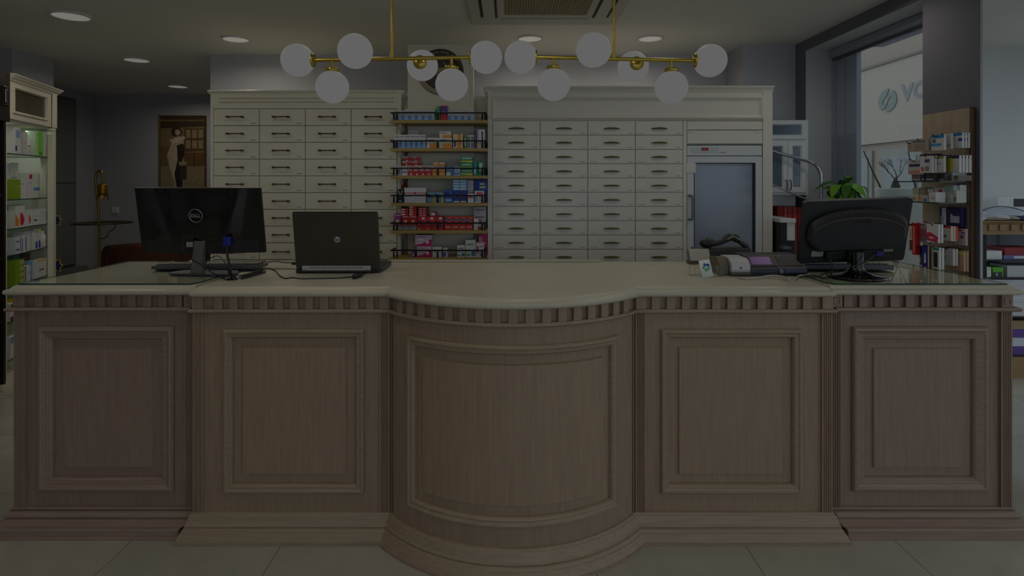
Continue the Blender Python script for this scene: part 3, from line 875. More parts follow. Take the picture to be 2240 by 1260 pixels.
_box = {}
def carton(name, label, cat, group, loc, w, d, h, rgb, prints=(), rz=0.0, tilt=0.0):
    """upright carton on its base centre; prints: (x0, x1, z0, z1) fractions of the front and a colour, or ('o', cx, cz, r, colour)"""
    k = (round(w, 4), round(d, 4), round(h, 4), rgb)
    if k not in _box:
        _box[k] = MB().box(-w / 2, w / 2, -d / 2, d / 2, 0, h).mesh('carton', paper(rgb))
    o = bpy.data.objects.new(name, _box[k]); COL.objects.link(o)
    o.location = loc; o.rotation_euler = (tilt, 0, rz)
    WM[o.name] = Matrix.Translation(Vector(loc)) @ o.rotation_euler.to_matrix().to_4x4()
    tag(o, label, cat, group)
    for i, p in enumerate(prints):
        e = .0004 + .0003 * i
        if p[0] == 'o':
            _, cx, cz, r, c = p
            mb = MB().lathe([(r, 0), (r, .0006)], (-w / 2 + cx * w, -d / 2 - e + .0006, cz * h), 18, mat=flat)
            mb.build('print', paper(c), o, local=True)
        elif p[0] == 't':
            _, pts, c = p
            mb = MB(); mb.prism([(-w / 2 + a * w, b * h) for a, b in pts], -d / 2 - e, -d / 2 - e + .0006, lambda u, v, q: (u, q, v))
            mb.build('print', paper(c), o, local=True)
        else:
            a, b, c_, d_, c = p
            mb = MB().box(-w / 2 + a * w, -w / 2 + b * w, -d / 2 - e, -d / 2, c_ * h, d_ * h)
            mb.build('print', paper(c), o, local=True)
    return o

SNAME = ['top gallery shelf', 'second gallery shelf', 'third gallery shelf', 'fourth gallery shelf', 'fifth gallery shelf', 'lowest gallery shelf']
Wt = (.84, .84, .86); BLU = (.34, .55, .82); LBL = (.60, .74, .90); NAV = (.12, .16, .42); RED = (.80, .13, .15); ORG = (.90, .56, .18)
GRN = (.10, .58, .40); YEL = (.88, .80, .16); PUR = (.36, .24, .56); MAG = (.74, .14, .42); PNK = (.86, .56, .72); GRY = (.62, .63, .66); TEA = (.10, .52, .52); DRD = (.62, .08, .12)
P_PALE = [(.0, 1, .0, .42, LBL), (.05, .5, .05, .5, BLU), (.08, .92, .82, .88, (.5, .5, .62))]
P_ORG = [(.25, 1, 0, .38, ORG), (.06, .6, .72, .82, (.35, .33, .5)), (.3, .98, .40, .5, YEL)]
P_RED = [(0, 1, 0, .62, RED), (.55, 1, .62, .95, (.88, .4, .36)), (.34, .62, .05, .3, Wt), (.1, .55, .78, .84, (.45, .4, .5))]
P_TIP = [('t', [(.05, .9), (.98, .55), (.05, .2)], NAV), ('t', [(.12, .58), (.8, .54), (.12, .49)], Wt), (.1, .9, .04, .14, (.92, .86, .8))]
P_SUN = [('o', .5, .36, .011, (.92, .86, .74)), ('o', .5, .36, .008, YEL), (.08, .92, .86, .92, (.9, .8, .86))]
P_GRN = [(0, 1, .08, .36, YEL), (.1, .9, .66, .86, (.72, .86, .76)), (0, .5, .08, .2, (.16, .64, .44))]
P_LOGO = [(.2, .95, .55, .8, NAV), (.05, .95, .12, .22, (.7, .8, .92))]
P_STRIPE = [(0, 1, .56, .70, DRD), (.08, .92, .60, .66, (.86, .82, .84))]
P_PLUM = [('t', [(0, 0), (1, 0), (1, .62), (.7, .5), (.4, .22), (0, .14)], MAG), ('o', .72, .38, .012, (.9, .82, .9)), (.1, .6, .8, .86, (.5, .42, .5)), (.2, .52, .5, .66, (.92, .9, .94))]
P_FEW = [(.12, .8, .7, .78, (.45, .45, .55)), (.6, .95, .08, .34, (.2, .5, .72)), (.05, .5, .08, .2, (.42, .66, .4))]
P_PINK = [(.1, .35, .3, .8, MAG), (.45, .9, .72, .8, (.4, .4, .5)), (.5, .95, .08, .3, PNK)]
# shelf, px0, px1, py of bottom, py of top, depth behind the rail, colour, prints, wording
rows = []
def row(s, a, b, n, y0, y1, back, rgb, pr, words):
    w = (b - a) / n
    for k in range(n): rows.append((s, a + w * k, a + w * (k + 1), y0, y1, back, rgb, pr, words))
row(0, 863, 951, 6, 262.5, 240.5, 0, Wt, P_PALE, 'white and pale blue medicine carton in front row beside green carton')
row(0, 886, 951, 4, 262.5, 233.5, 1, Wt, P_PALE, 'taller white medicine carton behind the pale blue row')
row(0, 953, 963, 1, 262.5, 231.5, 0, GRN, [(0, 1, .5, .62, Wt), (0, .5, .78, 1, (.5, .74, .4))], 'slim green carton beside the purple and red one')
row(0, 964, 978, 1, 262.5, 230, 0, PUR, [(0, 1, 0, .42, RED), (.1, .9, .5, .58, Wt), (.3, .9, .9, 1, RED)], 'purple and red upright carton')
row(0, 979, 1037, 4, 262.5, 242, 0, Wt, P_PALE, 'white and pale blue carton in row beside purple carton')
row(0, 1004, 1037, 2, 262.5, 235.5, 1, Wt, [(.2, .9, .8, .86, GRY)], 'plain white carton behind the pale blue cartons')
row(1, 862, 931, 6, 324, 294, 0, Wt, P_PALE, 'white and blue medicine carton')
row(1, 893, 916, 1, 324, 283, 1, Wt, [(0, 1, .86, .9, GRY)], 'tall white carton stack behind the blue cartons')
row(1, 933, 989, 2, 324, 301, 0, Wt, P_ORG, 'white and orange carton lying in the lower pair')
row(1, 961, 987, 1, 301, 286.5, 0, Wt, P_ORG, 'white and orange carton stacked on the orange pair')
row(1, 991, 1013, 1, 324, 293, 0, (.86, .80, .66), [(.45, .8, .0, 1, ORG), (.1, .3, .1, .5, PUR)], 'cream carton with an orange drop')
row(1, 1015, 1021, 1, 324, 297, 0, (.42, .48, .36), [(.2, .8, .2, .8, Wt)], 'slim olive green carton')
row(1, 1022.5, 1036.5, 2, 324, 295, 0, Wt, [(.2, .8, .05, .9, (.3, .46, .38)), (.3, .7, .4, .5, Wt)], 'slim white carton with green print')
row(1, 1038, 1060, 1, 324, 282.5, 0, Wt, [(0, .28, 0, 1, PUR), (.34, .42, .1, 1, GRY), (.7, .85, .15, .9, NAV), ('o', .4, .2, .011, YEL)], 'tall white and purple carton')
row(2, 866, 878, 1, 384, 361, 0, (.72, .72, .78), [(.2, .8, .2, .6, (.5, .48, .62))], 'pale grey carton')
row(2, 879, 892, 1, 384, 364, 0, Wt, [(.1, .9, .3, .4, PUR), (.1, .9, .8, .9, GRY)], 'small white carton beside the pale grey one')
row(2, 893, 945, 4, 384, 368, 0, Wt, P_RED, 'red and white carton in the front row')
row(2, 880, 921, 2, 384, 361.8, 1, Wt, P_RED, 'red and white carton behind front row, stack base')
row(2, 880, 921, 2, 361.8, 351, 1, Wt, P_RED, 'red and white carton in the middle of its stack')
row(2, 881, 920, 2, 351, 340.5, 1, Wt, P_RED, 'red and white carton on top of its stack')
row(2, 893, 972, 3, 367.8, 362, 0, (.82, .78, .76), [(.1, .9, .3, .7, (.66, .5, .44))], 'flat pale carton on red and orange row')
row(2, 945.5, 973.5, 2, 384, 368, 0, ORG, [(.1, .9, .1, .4, (.92, .7, .4)), (.1, .9, .7, .8, Wt)], 'small orange carton')
row(2, 947, 974, 2, 361.8, 355, 0, ORG, [(.1, .9, .5, .9, Wt)], 'flat orange carton on top')
row(2, 976, 992, 1, 384, 364, 0, (.26, .48, .74), [(.0, .6, .0, .4, Wt), (.1, .9, .6, .7, LBL)], 'mid blue carton')
row(2, 992.5, 1007.5, 1, 384, 365, 0, LBL, [(.1, .9, .1, .3, (.4, .5, .8)), (.1, .9, .7, .9, Wt)], 'pale blue carton')
for k, nm in enumerate(('bottom', 'middle', 'top')):
    row(2, 1008.5, 1034, 1, 384 - 13.8 * k, 370.4 - 13.8 * k, 0, GRN, P_GRN, 'green carton with yellow band at the %s of its stack' % nm)
row(2, 1035, 1045, 1, 384, 352, 0, TEA, [(.2, .6, .1, .5, Wt)], 'tall teal carton')
row(2, 1046, 1058, 1, 384, 353.5, 0, GRN, [(.2, .7, .3, .9, Wt)], 'tall green carton with white patch')
row(3, 868.5, 882.5, 1, 444, 414, 0, (.10, .11, .20), [('t', [(.1, .9), (.5, .5), (.9, .9), (.8, .9), (.5, .58), (.2, .9)], (.8, .8, .84)), (.3, .7, .05, .2, GRY)], 'dark navy carton with white chevron')
row(3, 884, 932, 2, 444, 411, 0, (.84, .83, .87), P_STRIPE, 'large white carton with crimson stripe')
row(3, 934, 970.5, 2, 444, 420.5, 0, (.48, .60, .70), [('t', [(0, .9), (.9, .5), (0, .5)], NAV), (.75, 1, 0, .45, YEL)], 'grey blue carton with navy wedge and yellow corner')
row(3, 971.5, 990.5, 1, 444, 415.5, 0, (.10, .36, .70), [('t', [(.1, .9), (.9, .6), (.1, .5)], NAV), (.1, .9, .1, .3, LBL)], 'bright blue carton with navy wedge')
row(3, 991, 1021, 2, 444, 416.5, 0, (.12, .22, .56), P_TIP, 'dark blue carton under the light blue stack')
for k in range(4): row(3, 990.5, 1020.5, 2, 416.5 - 5.9 * k, 410.7 - 5.9 * k, 0, (.46, .66, .86), [(.1, .9, .3, .75, (.80, .90, .98))], 'flat light blue carton stacked beside large royal blue box')
row(3, 1022.5, 1036, 1, 444, 395.5, 1, (.86, .82, .84), [(.1, .9, .2, .34, RED), (.1, .9, .8, .82, GRY)], 'tall white carton with red mark behind the rail')
row(3, 1023, 1036.5, 1, 444, 424, 0, Wt, [(.1, .9, .5, .8, (.84, .4, .46))], 'small white carton with pink band')
row(3, 1038, 1058, 1, 444, 418, 0, Wt, [(.0, .3, .1, .6, (.4, .66, .8)), (.2, .9, .6, .9, (.82, .3, .36))], 'white carton with red and blue print')
row(3, 1037, 1065, 1, 444, 394, 1, (.10, .18, .56), [(.35, 1, .52, .92, (.10, .34, .74)), (.45, .8, .76, .84, (.86, .86, .5)), (.45, .9, .62, .70, (.86, .86, .5))], 'large royal blue box')
row(4, 862, 877, 1, 493, 469, 0, (.56, .26, .56), P_SUN, 'purple carton with yellow sun')
row(4, 879, 912, 2, 493, 472.5, 0, (.70, .12, .16), P_SUN, 'red carton with yellow sun')
row(4, 866, 912, 3, 504, 493.3, 0, (.50, .48, .50), [(.1, .9, .2, .5, (.66, .66, .68))], 'flat grey carton under the yellow sun cartons')
for k in range(3): row(4, 877, 893, 1, 472.3 - 5.4 * k, 467.1 - 5.4 * k, 0, RED, [(0, .55, .2, .8, Wt)], 'flat red and white carton in low stack on sun carton')
for k in range(4): row(4, 895, 911, 1, 472.3 - 5.4 * k, 467.1 - 5.4 * k, 0, RED, [(0, .5, .2, .8, Wt)], 'flat red and white carton in high stack on sun carton')
row(4, 913, 970, 3, 504, 489, 0, (.74, .10, .14), [('t', [(.5, .9), (.95, .6), (.5, .4)], NAV), (.05, .3, .1, .24, YEL)], 'red carton with navy wedge at the foot of the red pile')
row(4, 913, 970, 3, 488.8, 474.5, 0, (.78, .12, .14), [('t', [(.05, .45), (.6, .2), (.05, .05)], NAV), (.5, .85, .55, .9, Wt)], 'red carton with white patch on the red pile')
for k in range(4): row(4, 915, 934 - 0 * k, 1, 474.3 - 5 * k, 469.5 - 5 * k, 0, (.76, .12, .15), [(.1, .45, .3, .6, Wt), (.55, .85, .3, .6, Wt)], 'flat red carton in the stack on the red pile')
row(4, 942, 953, 1, 474.3, 465, 0, (.76, .12, .15), [(.1, .9, .3, .9, Wt)], 'small red and white carton on the red pile')
row(4, 972, 1034, 4, 490.3, 474.5, 0, (.86, .30, .20), P_TIP, 'orange red carton with navy arrow')
row(4, 972, 1034, 4, 504, 490.5, 0, (.74, .13, .13), [(.15, .9, .35, .6, (.88, .6, .5))], 'red carton under the navy arrow cartons')
row(4, 1036, 1055, 1, 504, 479, 0, (.80, .78, .80), [(.05, .5, .45, .95, Wt), (.6, .95, .5, .95, (.62, .2, .46)), (.5, .95, .0, .3, DRD)], 'white and plum carton')
for k in range(3): row(4, 1036, 1063, 1, 504 - 16.4 * k, 487.8 - 16.4 * k, 1, (.76, .77, .78), [(.1, .9, .5, .7, (.5, .5, .54)), (.3, .5, .2, .35, (.6, .6, .64))], 'wide grey white carton in the stack by the cabinet')
row(5, 901, 908, 1, 564, 553, 0, (.40, .30, .52), [(.2, .8, .2, .8, GRY)], 'tiny violet carton')
row(5, 912, 944, 1, 564, 540, 0, (.80, .72, .80), P_PLUM, 'pink and white plum wave carton under its twin')
row(5, 908, 945, 1, 539.8, 515, 0, (.82, .74, .82), P_PLUM, 'pink and white plum wave carton on its twin')
row(5, 945.5, 966, 1, 564, 541.5, 0, Wt, [('o', .3, .68, .008, (.3, .3, .34)), ('o', .33, .68, .006, Wt)], 'white carton with a dark C mark')
row(5, 967.5, 979, 1, 564, 544, 0, Wt, [(.15, .7, .05, .55, (.3, .36, .7)), (0, .12, 0, 1, NAV)], 'slim white carton with blue square')
row(5, 1000, 1017.5, 1, 564, 537.5, 0, Wt, P_FEW, 'white carton with green print')
row(5, 1018.5, 1040, 1, 564, 526, 0, (.82, .84, .80), P_FEW, 'tall white carton with green and blue print')
row(5, 1041, 1058, 1, 564, 533, 0, Wt, P_PINK, 'white carton with pink print')
row(5, 1047, 1065, 1, 564, 514, 1, MAG, [(0, .45, .3, .8, PNK), (.5, .95, .5, .56, PNK)], 'tall magenta carton')
for s, a, b, y0, y1, back, rgb, pr, words in rows:
    Y = 4.05 if not back else 4.165
    d = .100 if not back else .070
    k = Y / F
    z0 = SZ[s] + (SH[s] - y0) * SYF / F + .0004
    h = (y0 - y1) * k
    w = (b - a) * k - .0008
    jit = random.uniform(-.003, .003)
    carton('medicine_carton', words + ' on ' + SNAME[s], 'medicine box', 'cartons on the ' + SNAME[s], (PX((a + b) / 2, Y), Y + d / 2 + jit, z0), w, d, h - .0006, rgb, pr)
# brown bottle standing deep on the third shelf from the bottom
mb = MB(); mb.lathe([(.024, 0), (.026, .004), (.026, .11), (.020, .13), (.011, .142), (.011, .165)], seg=20)
b = mb.build('bottle', M('amber_bottle', (.45, .22, .08), .2)); b.location = (-.762, 4.20, SZ[3] + .0004)
tag(b, 'amber bottle standing deep on the third gallery shelf from the bottom', 'bottle')
mb = MB(); mb.lathe([(.0135, .150), (.0135, .172)], seg=20); mb.build('cap', M('amber_cap', (.50, .28, .12), .4), b, local=True)

# ------------------------------------------------------------------ recess: painting, lamp, sofa, switch
YW = 7.45
pt = thing('framed_painting', 'tall sepia painting of a standing figure in gilt frame', 'painting', ((PX(400, YW)), YW, ZY(420, YW)))
px0, px1, pz0, pz1 = PX(349, YW), PX(452, YW), ZY(440, YW), ZY(253, YW)
mb = MB(); sweep_frame(mb, px0, px1, pz0, pz1, [(0, 0), (0, .02), (.006, .028), (.012, .026), (.018, .02), (.022, .008)], flat_map(YW))
mb.build('frame', M('gilt_frame', (.50, .38, .16), .4, .6), pt)
cv = MB().box(px0 + .02, px1 - .02, YW - .012, YW, pz0 + .02, pz1 - .02).build('canvas', M('sepia_canvas', (.52, .44, .31), .7, var=.15, scale=7), pt)
def art(pts, rgb, d, name='painted_shape'):
    mb = MB(); mb.prism([(PX(a, YW), ZY(b, YW)) for a, b in pts], YW - .012 - d, YW - .012, lambda u, v, w: (u, w, v)); mb.build(name, M('pigment_%d' % int(rgb[0] * 1000 + rgb[1] * 100), rgb, .7, var=.2, scale=14), cv)
art([(353, 257), (449, 257), (449, 277), (353, 281)], (.26, .20, .11), .0006)
art([(353, 262), (449, 262), (449, 265), (353, 266)], (.52, .42, .25), .0010)
art([(404, 281), (449, 281), (449, 330), (404, 332)], (.36, .27, .15), .0006)
for k in range(6):
    a = 408 + 13.5 * (k % 3); b = 284 + 23 * (k // 3)
    art([(a, b), (a + 10, b), (a + 10, b + 18), (a, b + 18)], (.60, .52, .37), .0010)
art([(404, 334), (449, 334), (449, 362), (404, 364)], (.42, .30, .16), .0008)
art([(425, 334), (427, 334), (427, 364), (425, 364)], (.22, .15, .09), .0012)
art([(353, 364), (449, 364), (449, 436), (353, 436)], (.58, .51, .39), .0004)
art([(353, 320), (372, 318), (372, 362), (353, 364)], (.46, .38, .26), .0006)
art([(384, 300), (392, 296), (402, 304), (404, 318), (401, 340), (404, 368), (400, 405), (394, 425), (388, 424), (383, 398), (372, 365), (366, 342), (372, 325), (378, 308)], (.74, .69, .58), .0014)
art([(388, 318), (403, 314), (405, 335), (400, 352), (402, 385), (398, 422), (390, 425), (386, 398), (383, 380), (390, 350)], (.16, .13, .11), .0020)
art([(376, 283), (386, 277), (396, 281), (400, 291), (394, 298), (384, 299), (377, 295)], (.20, .16, .12), .0020)
art([(384, 285), (393, 283), (397, 291), (391, 297), (385, 295)], (.72, .65, .53), .0026)
art([(372, 306), (390, 302), (404, 298), (407, 303), (396, 309), (378, 314)], (.80, .75, .64), .0026)
art([(392, 354), (410, 354), (408, 362), (394, 362)], (.66, .60, .48), .0026)
art([(394, 362), (409, 362), (410, 392), (396, 394)], (.26, .21, .15), .0024)

LY_ = 5.95
fl = thing('floor_lamp', 'brass gooseneck floor lamp with tulip shade and round tray', 'floor lamp', (PX(217, LY_), LY_, 0))
LB = M('old_gold', (.60, .50, .20), .35, .9)
MB().lathe([(.13, 0), (.13, .012), (.05, .03), (.014, .05)], (PX(217, LY_), LY_, .0005), 28).build('base', LB, fl)
mb = MB(); pts = [(217, 590), (217, 520), (216, 470), (212.5, 430), (209.5, 400), (210, 386), (214, 376), (219, 373.5), (223.5, 378), (225, 388), (225, 403)]
path = smooth_path([P(a, b, LY_) for a, b in pts], 6)
mb.tube([(PX(217, LY_), LY_, .03)] + path, .012, 10); mb.build('pole', LB, fl)
sc_ = P(225, 402, LY_); mb = MB()
mb.lathe([(.012, 0), (.036, -.004), (.043, -.02), (.044, -.09), (.046, -.125), (.042, -.125), (.040, -.09), (.038, -.01)], sc_, 20)
for k in range(6):
    a = k * PI / 3; c = Vector((math.cos(a), math.sin(a), 0)); s_ = Vector((-math.sin(a), math.cos(a), 0))
    q = sc_ + Vector((0, 0, -.12))
    mb.add([q + c * .045 - s_ * .018, q + c * .045 + s_ * .018, q + c * .06 + Vector((0, 0, -.05)), q + c * .041 - s_ * .018, q + c * .041 + s_ * .018, q + c * .057 + Vector((0, 0, -.05))], [(0, 1, 2), (3, 5, 4), (0, 2, 5, 3), (1, 4, 5, 2)])
mb.build('lamp_shade', M('old_gold_dark', (.56, .43, .14), .4, .8), fl)
tc = P(224, 490, LY_)
MB().lathe([(.20, 0), (.27, .004), (.275, .016), (.265, .016), (.26, .008), (.01, .007)], tc, 36).build('tray', M('tarnished_brass', (.30, .26, .18), .4, .7), fl)
MB().tube(smooth_path([P(218, 522, LY_), P(228, 521, LY_), P(237, 515, LY_), P(238, 507, LY_), P(250, 501, LY_), P(253, 492, LY_)], 6), .006, 8).build('scroll', LB, fl)

sf = thing('sofa', 'brown leather rolled-back sofa in the recess behind the counter', 'sofa', (-3.85, 6.45, 0))
LEA = M('brown_leather', (.36, .215, .14), .35, var=.30, scale=9, bump=.2)
sx_0, sx_1 = PX(226, 6.2), PX(455, 6.2)
def roll(mb, a, b, r): mb.tube(smooth_path([a, (Vector(a) + Vector(b)) / 2, b], 6), r, 18); return mb
mb = MB(); zt = ZY(545, 6.2)
mb.box(sx_0 + .06, sx_1, 6.16, 6.36, .12, zt - .02); roll(mb, (sx_0 + .02, 6.24, zt - .035), (sx_1, 6.24, zt + .05), .075)
mb.build('backrest', LEA, sf, bevel=.02)
mb = MB(); mb.box(sx_0, sx_0 + .16, 6.2, 7.0, .12, zt - .10); roll(mb, (sx_0 + .08, 6.17, zt - .05), (sx_0 + .08, 7.02, zt - .08), .085); mb.build('armrest', LEA, sf, bevel=.02)
MB().box(sx_0 + .17, sx_1, 6.37, 7.0, .14, .44).build('seat_cushion', LEA, sf, bevel=.04, seg=3)
for fx in (sx_0 + .1, sx_1 - .1):
    for fy in (6.25, 6.9): MB().lathe([(.018, 0), (.03, .12)], (fx, fy, .0005), 12).build('foot', M('dark_wood_foot', (.16, .10, .06), .5), sf)
for k in range(6): MB().ball((sx_0 + .22 + .16 * k, 6.155, zt - .09), .012, 10, 6).build('button', LEA, sf)
o = MB().box(PX(208, 5.9), PX(223, 5.9), 5.98, 6.1, 0.0005, ZY(562, 6.0)).build('storage_box', M('dark_red_box', (.30, .12, .11), .5, var=.1), bevel=.006)
tag(o, 'dark red box on the floor beside the brown leather sofa', 'box')
sw = thing('light_switch', 'white square light switch on the grey recess wall', 'light switch', P(253, 460, YW))
MB().box(PX(245.5, YW), PX(260.5, YW), YW - .012, YW, ZY(467, YW), ZY(453, YW)).build('plate', M('switch_white', (.88, .89, .90), .4), sw, bevel=.004)
MB().box(PX(247.5, YW), PX(253, YW), YW - .017, YW - .012, ZY(464, YW), ZY(456, YW)).build('rocker', WHITE, sw, bevel=.002)
MB().box(PX(253.5, YW), PX(258.5, YW), YW - .017, YW - .012, ZY(464, YW), ZY(456, YW)).build('rocker', WHITE, sw, bevel=.002)

# ------------------------------------------------------------------ left display cabinets (angled wall run)
CA = math.atan2(.949, -.316)
p0 = Vector((-3.63, 4.15, 0))
dc = thing('display_cabinet', 'cream display cabinet with crown, glazed header and glass shelves of skincare', 'cabinet', p0, CA)
HZ = 2.30; LN = .79; DP = .40
def dcb(name, mat, *boxes, parent=None, bevel=0.0):
    mb = MB()
    for b in boxes: mb.box(*b)
    return mb.build(name, mat, parent or dc, local=True, bevel=bevel)
dcb('back_panel', CREAM, (0, LN, DP - .02, DP, .08, HZ - .02))
dcb('end_panel', CREAM, (LN - .03, LN, .0, DP - .02, .08, HZ - .02))
dcb('end_panel', CREAM, (0, .025, .02, DP - .02, .08, HZ - .02))
dcb('pilaster', CREAM, (LN - .085, LN - .0305, -.008, .03, .08, HZ - .34), (LN - .095, LN - .0305, -.012, .03, HZ - .36, HZ - .34), bevel=.003)
dcb('header_pilaster', CREAM, (LN - .085, LN + .0, -.010, -.001, HZ - .335, HZ - .05), bevel=.003)
dcb('plinth', CREAM, (0, LN, .05, DP - .02, 0, .08))
dcb('ceiling_board', CREAM, (.025, LN - .03, .02, DP - .02, HZ - .35, HZ - .33))
dcb('header_rail', CREAM, (0, LN - .09, .0, .022, HZ - .33, HZ - .285), (0, LN - .09, .0, .022, HZ - .085, HZ - .02), (0, .06, .0, .022, HZ - .285, HZ - .085), (LN - .17, LN - .09, .0, .022, HZ - .285, HZ - .085))
mb = MB(); sweep_frame(mb, .06, LN - .17, HZ - .285, HZ - .085, [(0, .0), (0, .010), (.008, .012), (.016, .006), (.02, -.01)], lambda u, z, o: (u, -o, z)); mb.build('header_moulding', CREAM, dc, local=True)
dcb('header_glass', M('header_glass_dark', (.34, .32, .24), .15, var=.1, scale=4), (.07, LN - .18, .008, .014, HZ - .28, HZ - .09))
mb = MB()
def fnc(o): return [(0, DP), (0, -o), (LN + o, -o), (LN + o, DP)]
sweep_path(mb, fnc, [(0, HZ - .055), (.010, HZ - .050), (.014, HZ - .040), (.026, HZ - .030), (.030, HZ - .022), (.040, HZ - .012), (.042, HZ - .002), (.038, HZ)], True, True)
mb.build('crown_moulding', CREAM, dc, local=True)
SHZ = [1.72, 1.377, 1.158, .96, .724, .47, .19]
for z in SHZ:
    mb = MB(); vs = [(.027, .03), (LN - .032, .03), (LN - .032, DP - .022), (.027, DP - .022)]
    v3 = [(x, y, z - .008) for x, y in vs] + [(x, y, z) for x, y in vs]
    mb.add(v3, [(3, 2, 1, 0), (4, 5, 6, 7)], 0); mb.add(v3, [(i, (i + 1) % 4, 4 + (i + 1) % 4, 4 + i) for i in range(4)], 1)
    mb.build('glass_shelf', [SHELFGLASS, GLASSEDGE], dc, local=True)
MB().lathe([(.035, -.012), (.035, 0)], (.30, .2, HZ - .351), 20).build('spot_light', LAMPW, dc, local=True)
for xx in (.2, .52):
    l = bpy.data.lights.new('cabinet_lamp', 'AREA'); l.shape = 'DISK'; l.size = .06; l.energy = 3.0; l.color = (.92, .97, 1)
    o = bpy.data.objects.new('cabinet_lamp', l); COL.objects.link(o); o.parent = dc; o.location = (xx, .12, HZ - .366)

def inshelf(s, a, b, h, rgb, pr, words, y=.10, d=.07, name='skincare_carton', cat='skincare box'):
    """carton on glass shelf s of the display cabinet, a..b along the front"""
    M_ = WM[dc.name]
    if s < 5: a, b = .144 + 1.052 * a, .144 + 1.052 * b
    else: a, b = a + .075, b + .075
    y = .032 + (y - .10) * .7
    loc = M_ @ Vector(((a + b) / 2, y + d / 2, SHZ[s] + .0005))
    return carton(name, words, cat, 'skincare cartons in the display cabinet', loc, b - a - .002, d, h, rgb, pr, CA)
WW = (.84, .85, .85); LIM = (.52, .64, .12); SKB = (.45, .66, .80)
L1 = 'on top cabinet shelf'; L2 = 'on second cabinet shelf'; L3 = 'on third cabinet shelf'
L4 = 'on fourth cabinet shelf'; L5 = 'on fifth cabinet shelf'; L6 = 'on low cabinet shelf'
inshelf(0, .03, .11, .20, WW, [(.1, .9, .6, .9, (.55, .66, .82)), (.0, .3, .1, .3, NAV)], 'white carton with pale blue block ' + L1)
inshelf(0, .115, .185, .205, WW, [(.2, .8, .7, .74, GRY)], 'tall plain white carton ' + L1, .14)
inshelf(0, .19, .245, .18, (.80, .82, .82), [(.2, .8, .5, .54, GRY)], 'short grey white carton ' + L1, .12)
inshelf(0, .345, .39, .20, (.72, .82, .66), [(.2, .8, .8, .84, (.4, .6, .3))], 'pale green carton beside the bright green one ' + L1)
inshelf(0, .395, .46, .20, (.42, .82, .10), [(.1, .9, .05, .16, (.25, .62, .05))], 'bright green carton ' + L1)
inshelf(0, .50, .53, .19, WW, [(.3, .7, .05, .5, (.84, .4, .5))], 'slim white carton with pink stripe ' + L1)
inshelf(0, .545, .575, .22, WW, [(.4, .6, .05, .6, MAG)], 'slim white carton with magenta stripe ' + L1)
mb = MB(); mb.lathe([(.020, 0), (.024, .004), (.025, .12), (.014, .14), (.012, .16)], seg=18)
b = mb.build('lotion_bottle', WHITE); b.location = WM[dc.name] @ Vector((.449, .07, SHZ[0] + .0005)); tag(b, 'white lotion bottle with red mark ' + L1, 'bottle')
MB().lathe([(.0255, .07), (.0255, .076)], seg=18).build('print', paper(RED), b, local=True)
inshelf(1, .03, .105, .15, LIM, [(.05, .95, .6, .66, (.66, .74, .3))], 'lime green carton ' + L2)
inshelf(1, .11, .20, .155, WW, [(.1, .5, .7, .76, GRY), (.2, .4, .2, .24, GRY)], 'white carton with grey lettering ' + L2)
inshelf(1, .205, .29, .155, (.83, .82, .84), [(.3, .8, .75, .8, GRY)], 'second plain white carton beside the lettered one ' + L2)
inshelf(1, .06, .17, .27, WW, [(.1, .7, .3, .8, (.66, .67, .60))], 'tall white carton with grey panel at the back ' + L2, .24)
inshelf(1, .18, .30, .28, WW, [(.2, .8, .55, .6, (.4, .42, .4)), (.4, .6, .3, .8, (.72, .72, .7))], 'tall white carton with thin drawing at the back ' + L2, .24)
inshelf(1, .33, .52, .20, (.82, .85, .82), [(.05, .30, .45, .95, (.72, .10, .24)), (.42, .95, .30, .42, (.32, .55, .80))], 'white carton with red square and blue bar ' + L2, .16)
inshelf(2, .03, .085, .13, WW, [('t', [(0, .1), (.8, .1), (1, .4), (.4, .7), (0, .8)], (.88, .52, .08))], 'white carton with orange drop ' + L3)
inshelf(2, .09, .17, .165, WW, [('t', [(.15, .1), (.7, .1), (.95, .35), (.6, .62), (.15, .7)], (.80, .10, .26))], 'white carton with large crimson drop ' + L3)
inshelf(2, .18, .29, .13, WW, [('t', [(.5, .15), (.68, .2), (.78, .4), (.6, .65), (.5, .7)], (.80, .18, .28))], 'white carton with small crimson drop ' + L3)
inshelf(2, .30, .41, .115, WW, [(.1, .6, .3, .4, NAV), (.3, .9, .6, .64, GRY)], 'white carton with navy lettering ' + L3)
inshelf(2, .415, .53, .125, (.80, .82, .83), [(.75, .95, .2, .8, (.5, .74, .72)), (.3, .7, .7, .74, GRY)], 'white carton with pale green edge ' + L3)
inshelf(2, .17, .34, .17, (.80, .80, .80), [(.1, .9, .8, .85, GRY)], 'wide grey white carton at the back ' + L3, .22)
inshelf(3, .03, .10, .125, (.80, .82, .86), [(.1, .9, .2, .3, (.3, .36, .6)), (.1, .9, .7, .8, (.4, .45, .65))], 'white carton with blue lines ' + L4)
inshelf(3, .105, .145, .12, WW, [(.0, .25, 0, 1, (.28, .32, .70)), (.6, .85, .1, .9, (.28, .32, .70))], 'white carton with blue edge ' + L4)
inshelf(3, .15, .20, .13, WW, [(.6, .9, .1, .9, (.28, .32, .70))], 'white carton with broad blue side stripe ' + L4)
inshelf(3, .21, .32, .155, WW, [('t', [(.0, .1), (.5, .2), (.2, .4), (.6, .5), (.1, .7), (0, .6)], (.66, .67, .70))], 'white carton with grey waves ' + L4, .14)
for a, w_ in ((.335, 'the grey waves'), (.385, 'the yellow top')):
    inshelf(3, a, a + .045, .15 + (.012 if a > .35 else 0), WW, [('t', [(.1, .1), (.5, .0), (.9, .12), (.8, .38), (.4, .45), (.1, .38)], (.14, .28, .72)), (0, 1, .9, 1, YEL if a > .35 else GRY)], 'slim white carton with cobalt leaf next to ' + w_ + ' ' + L4)
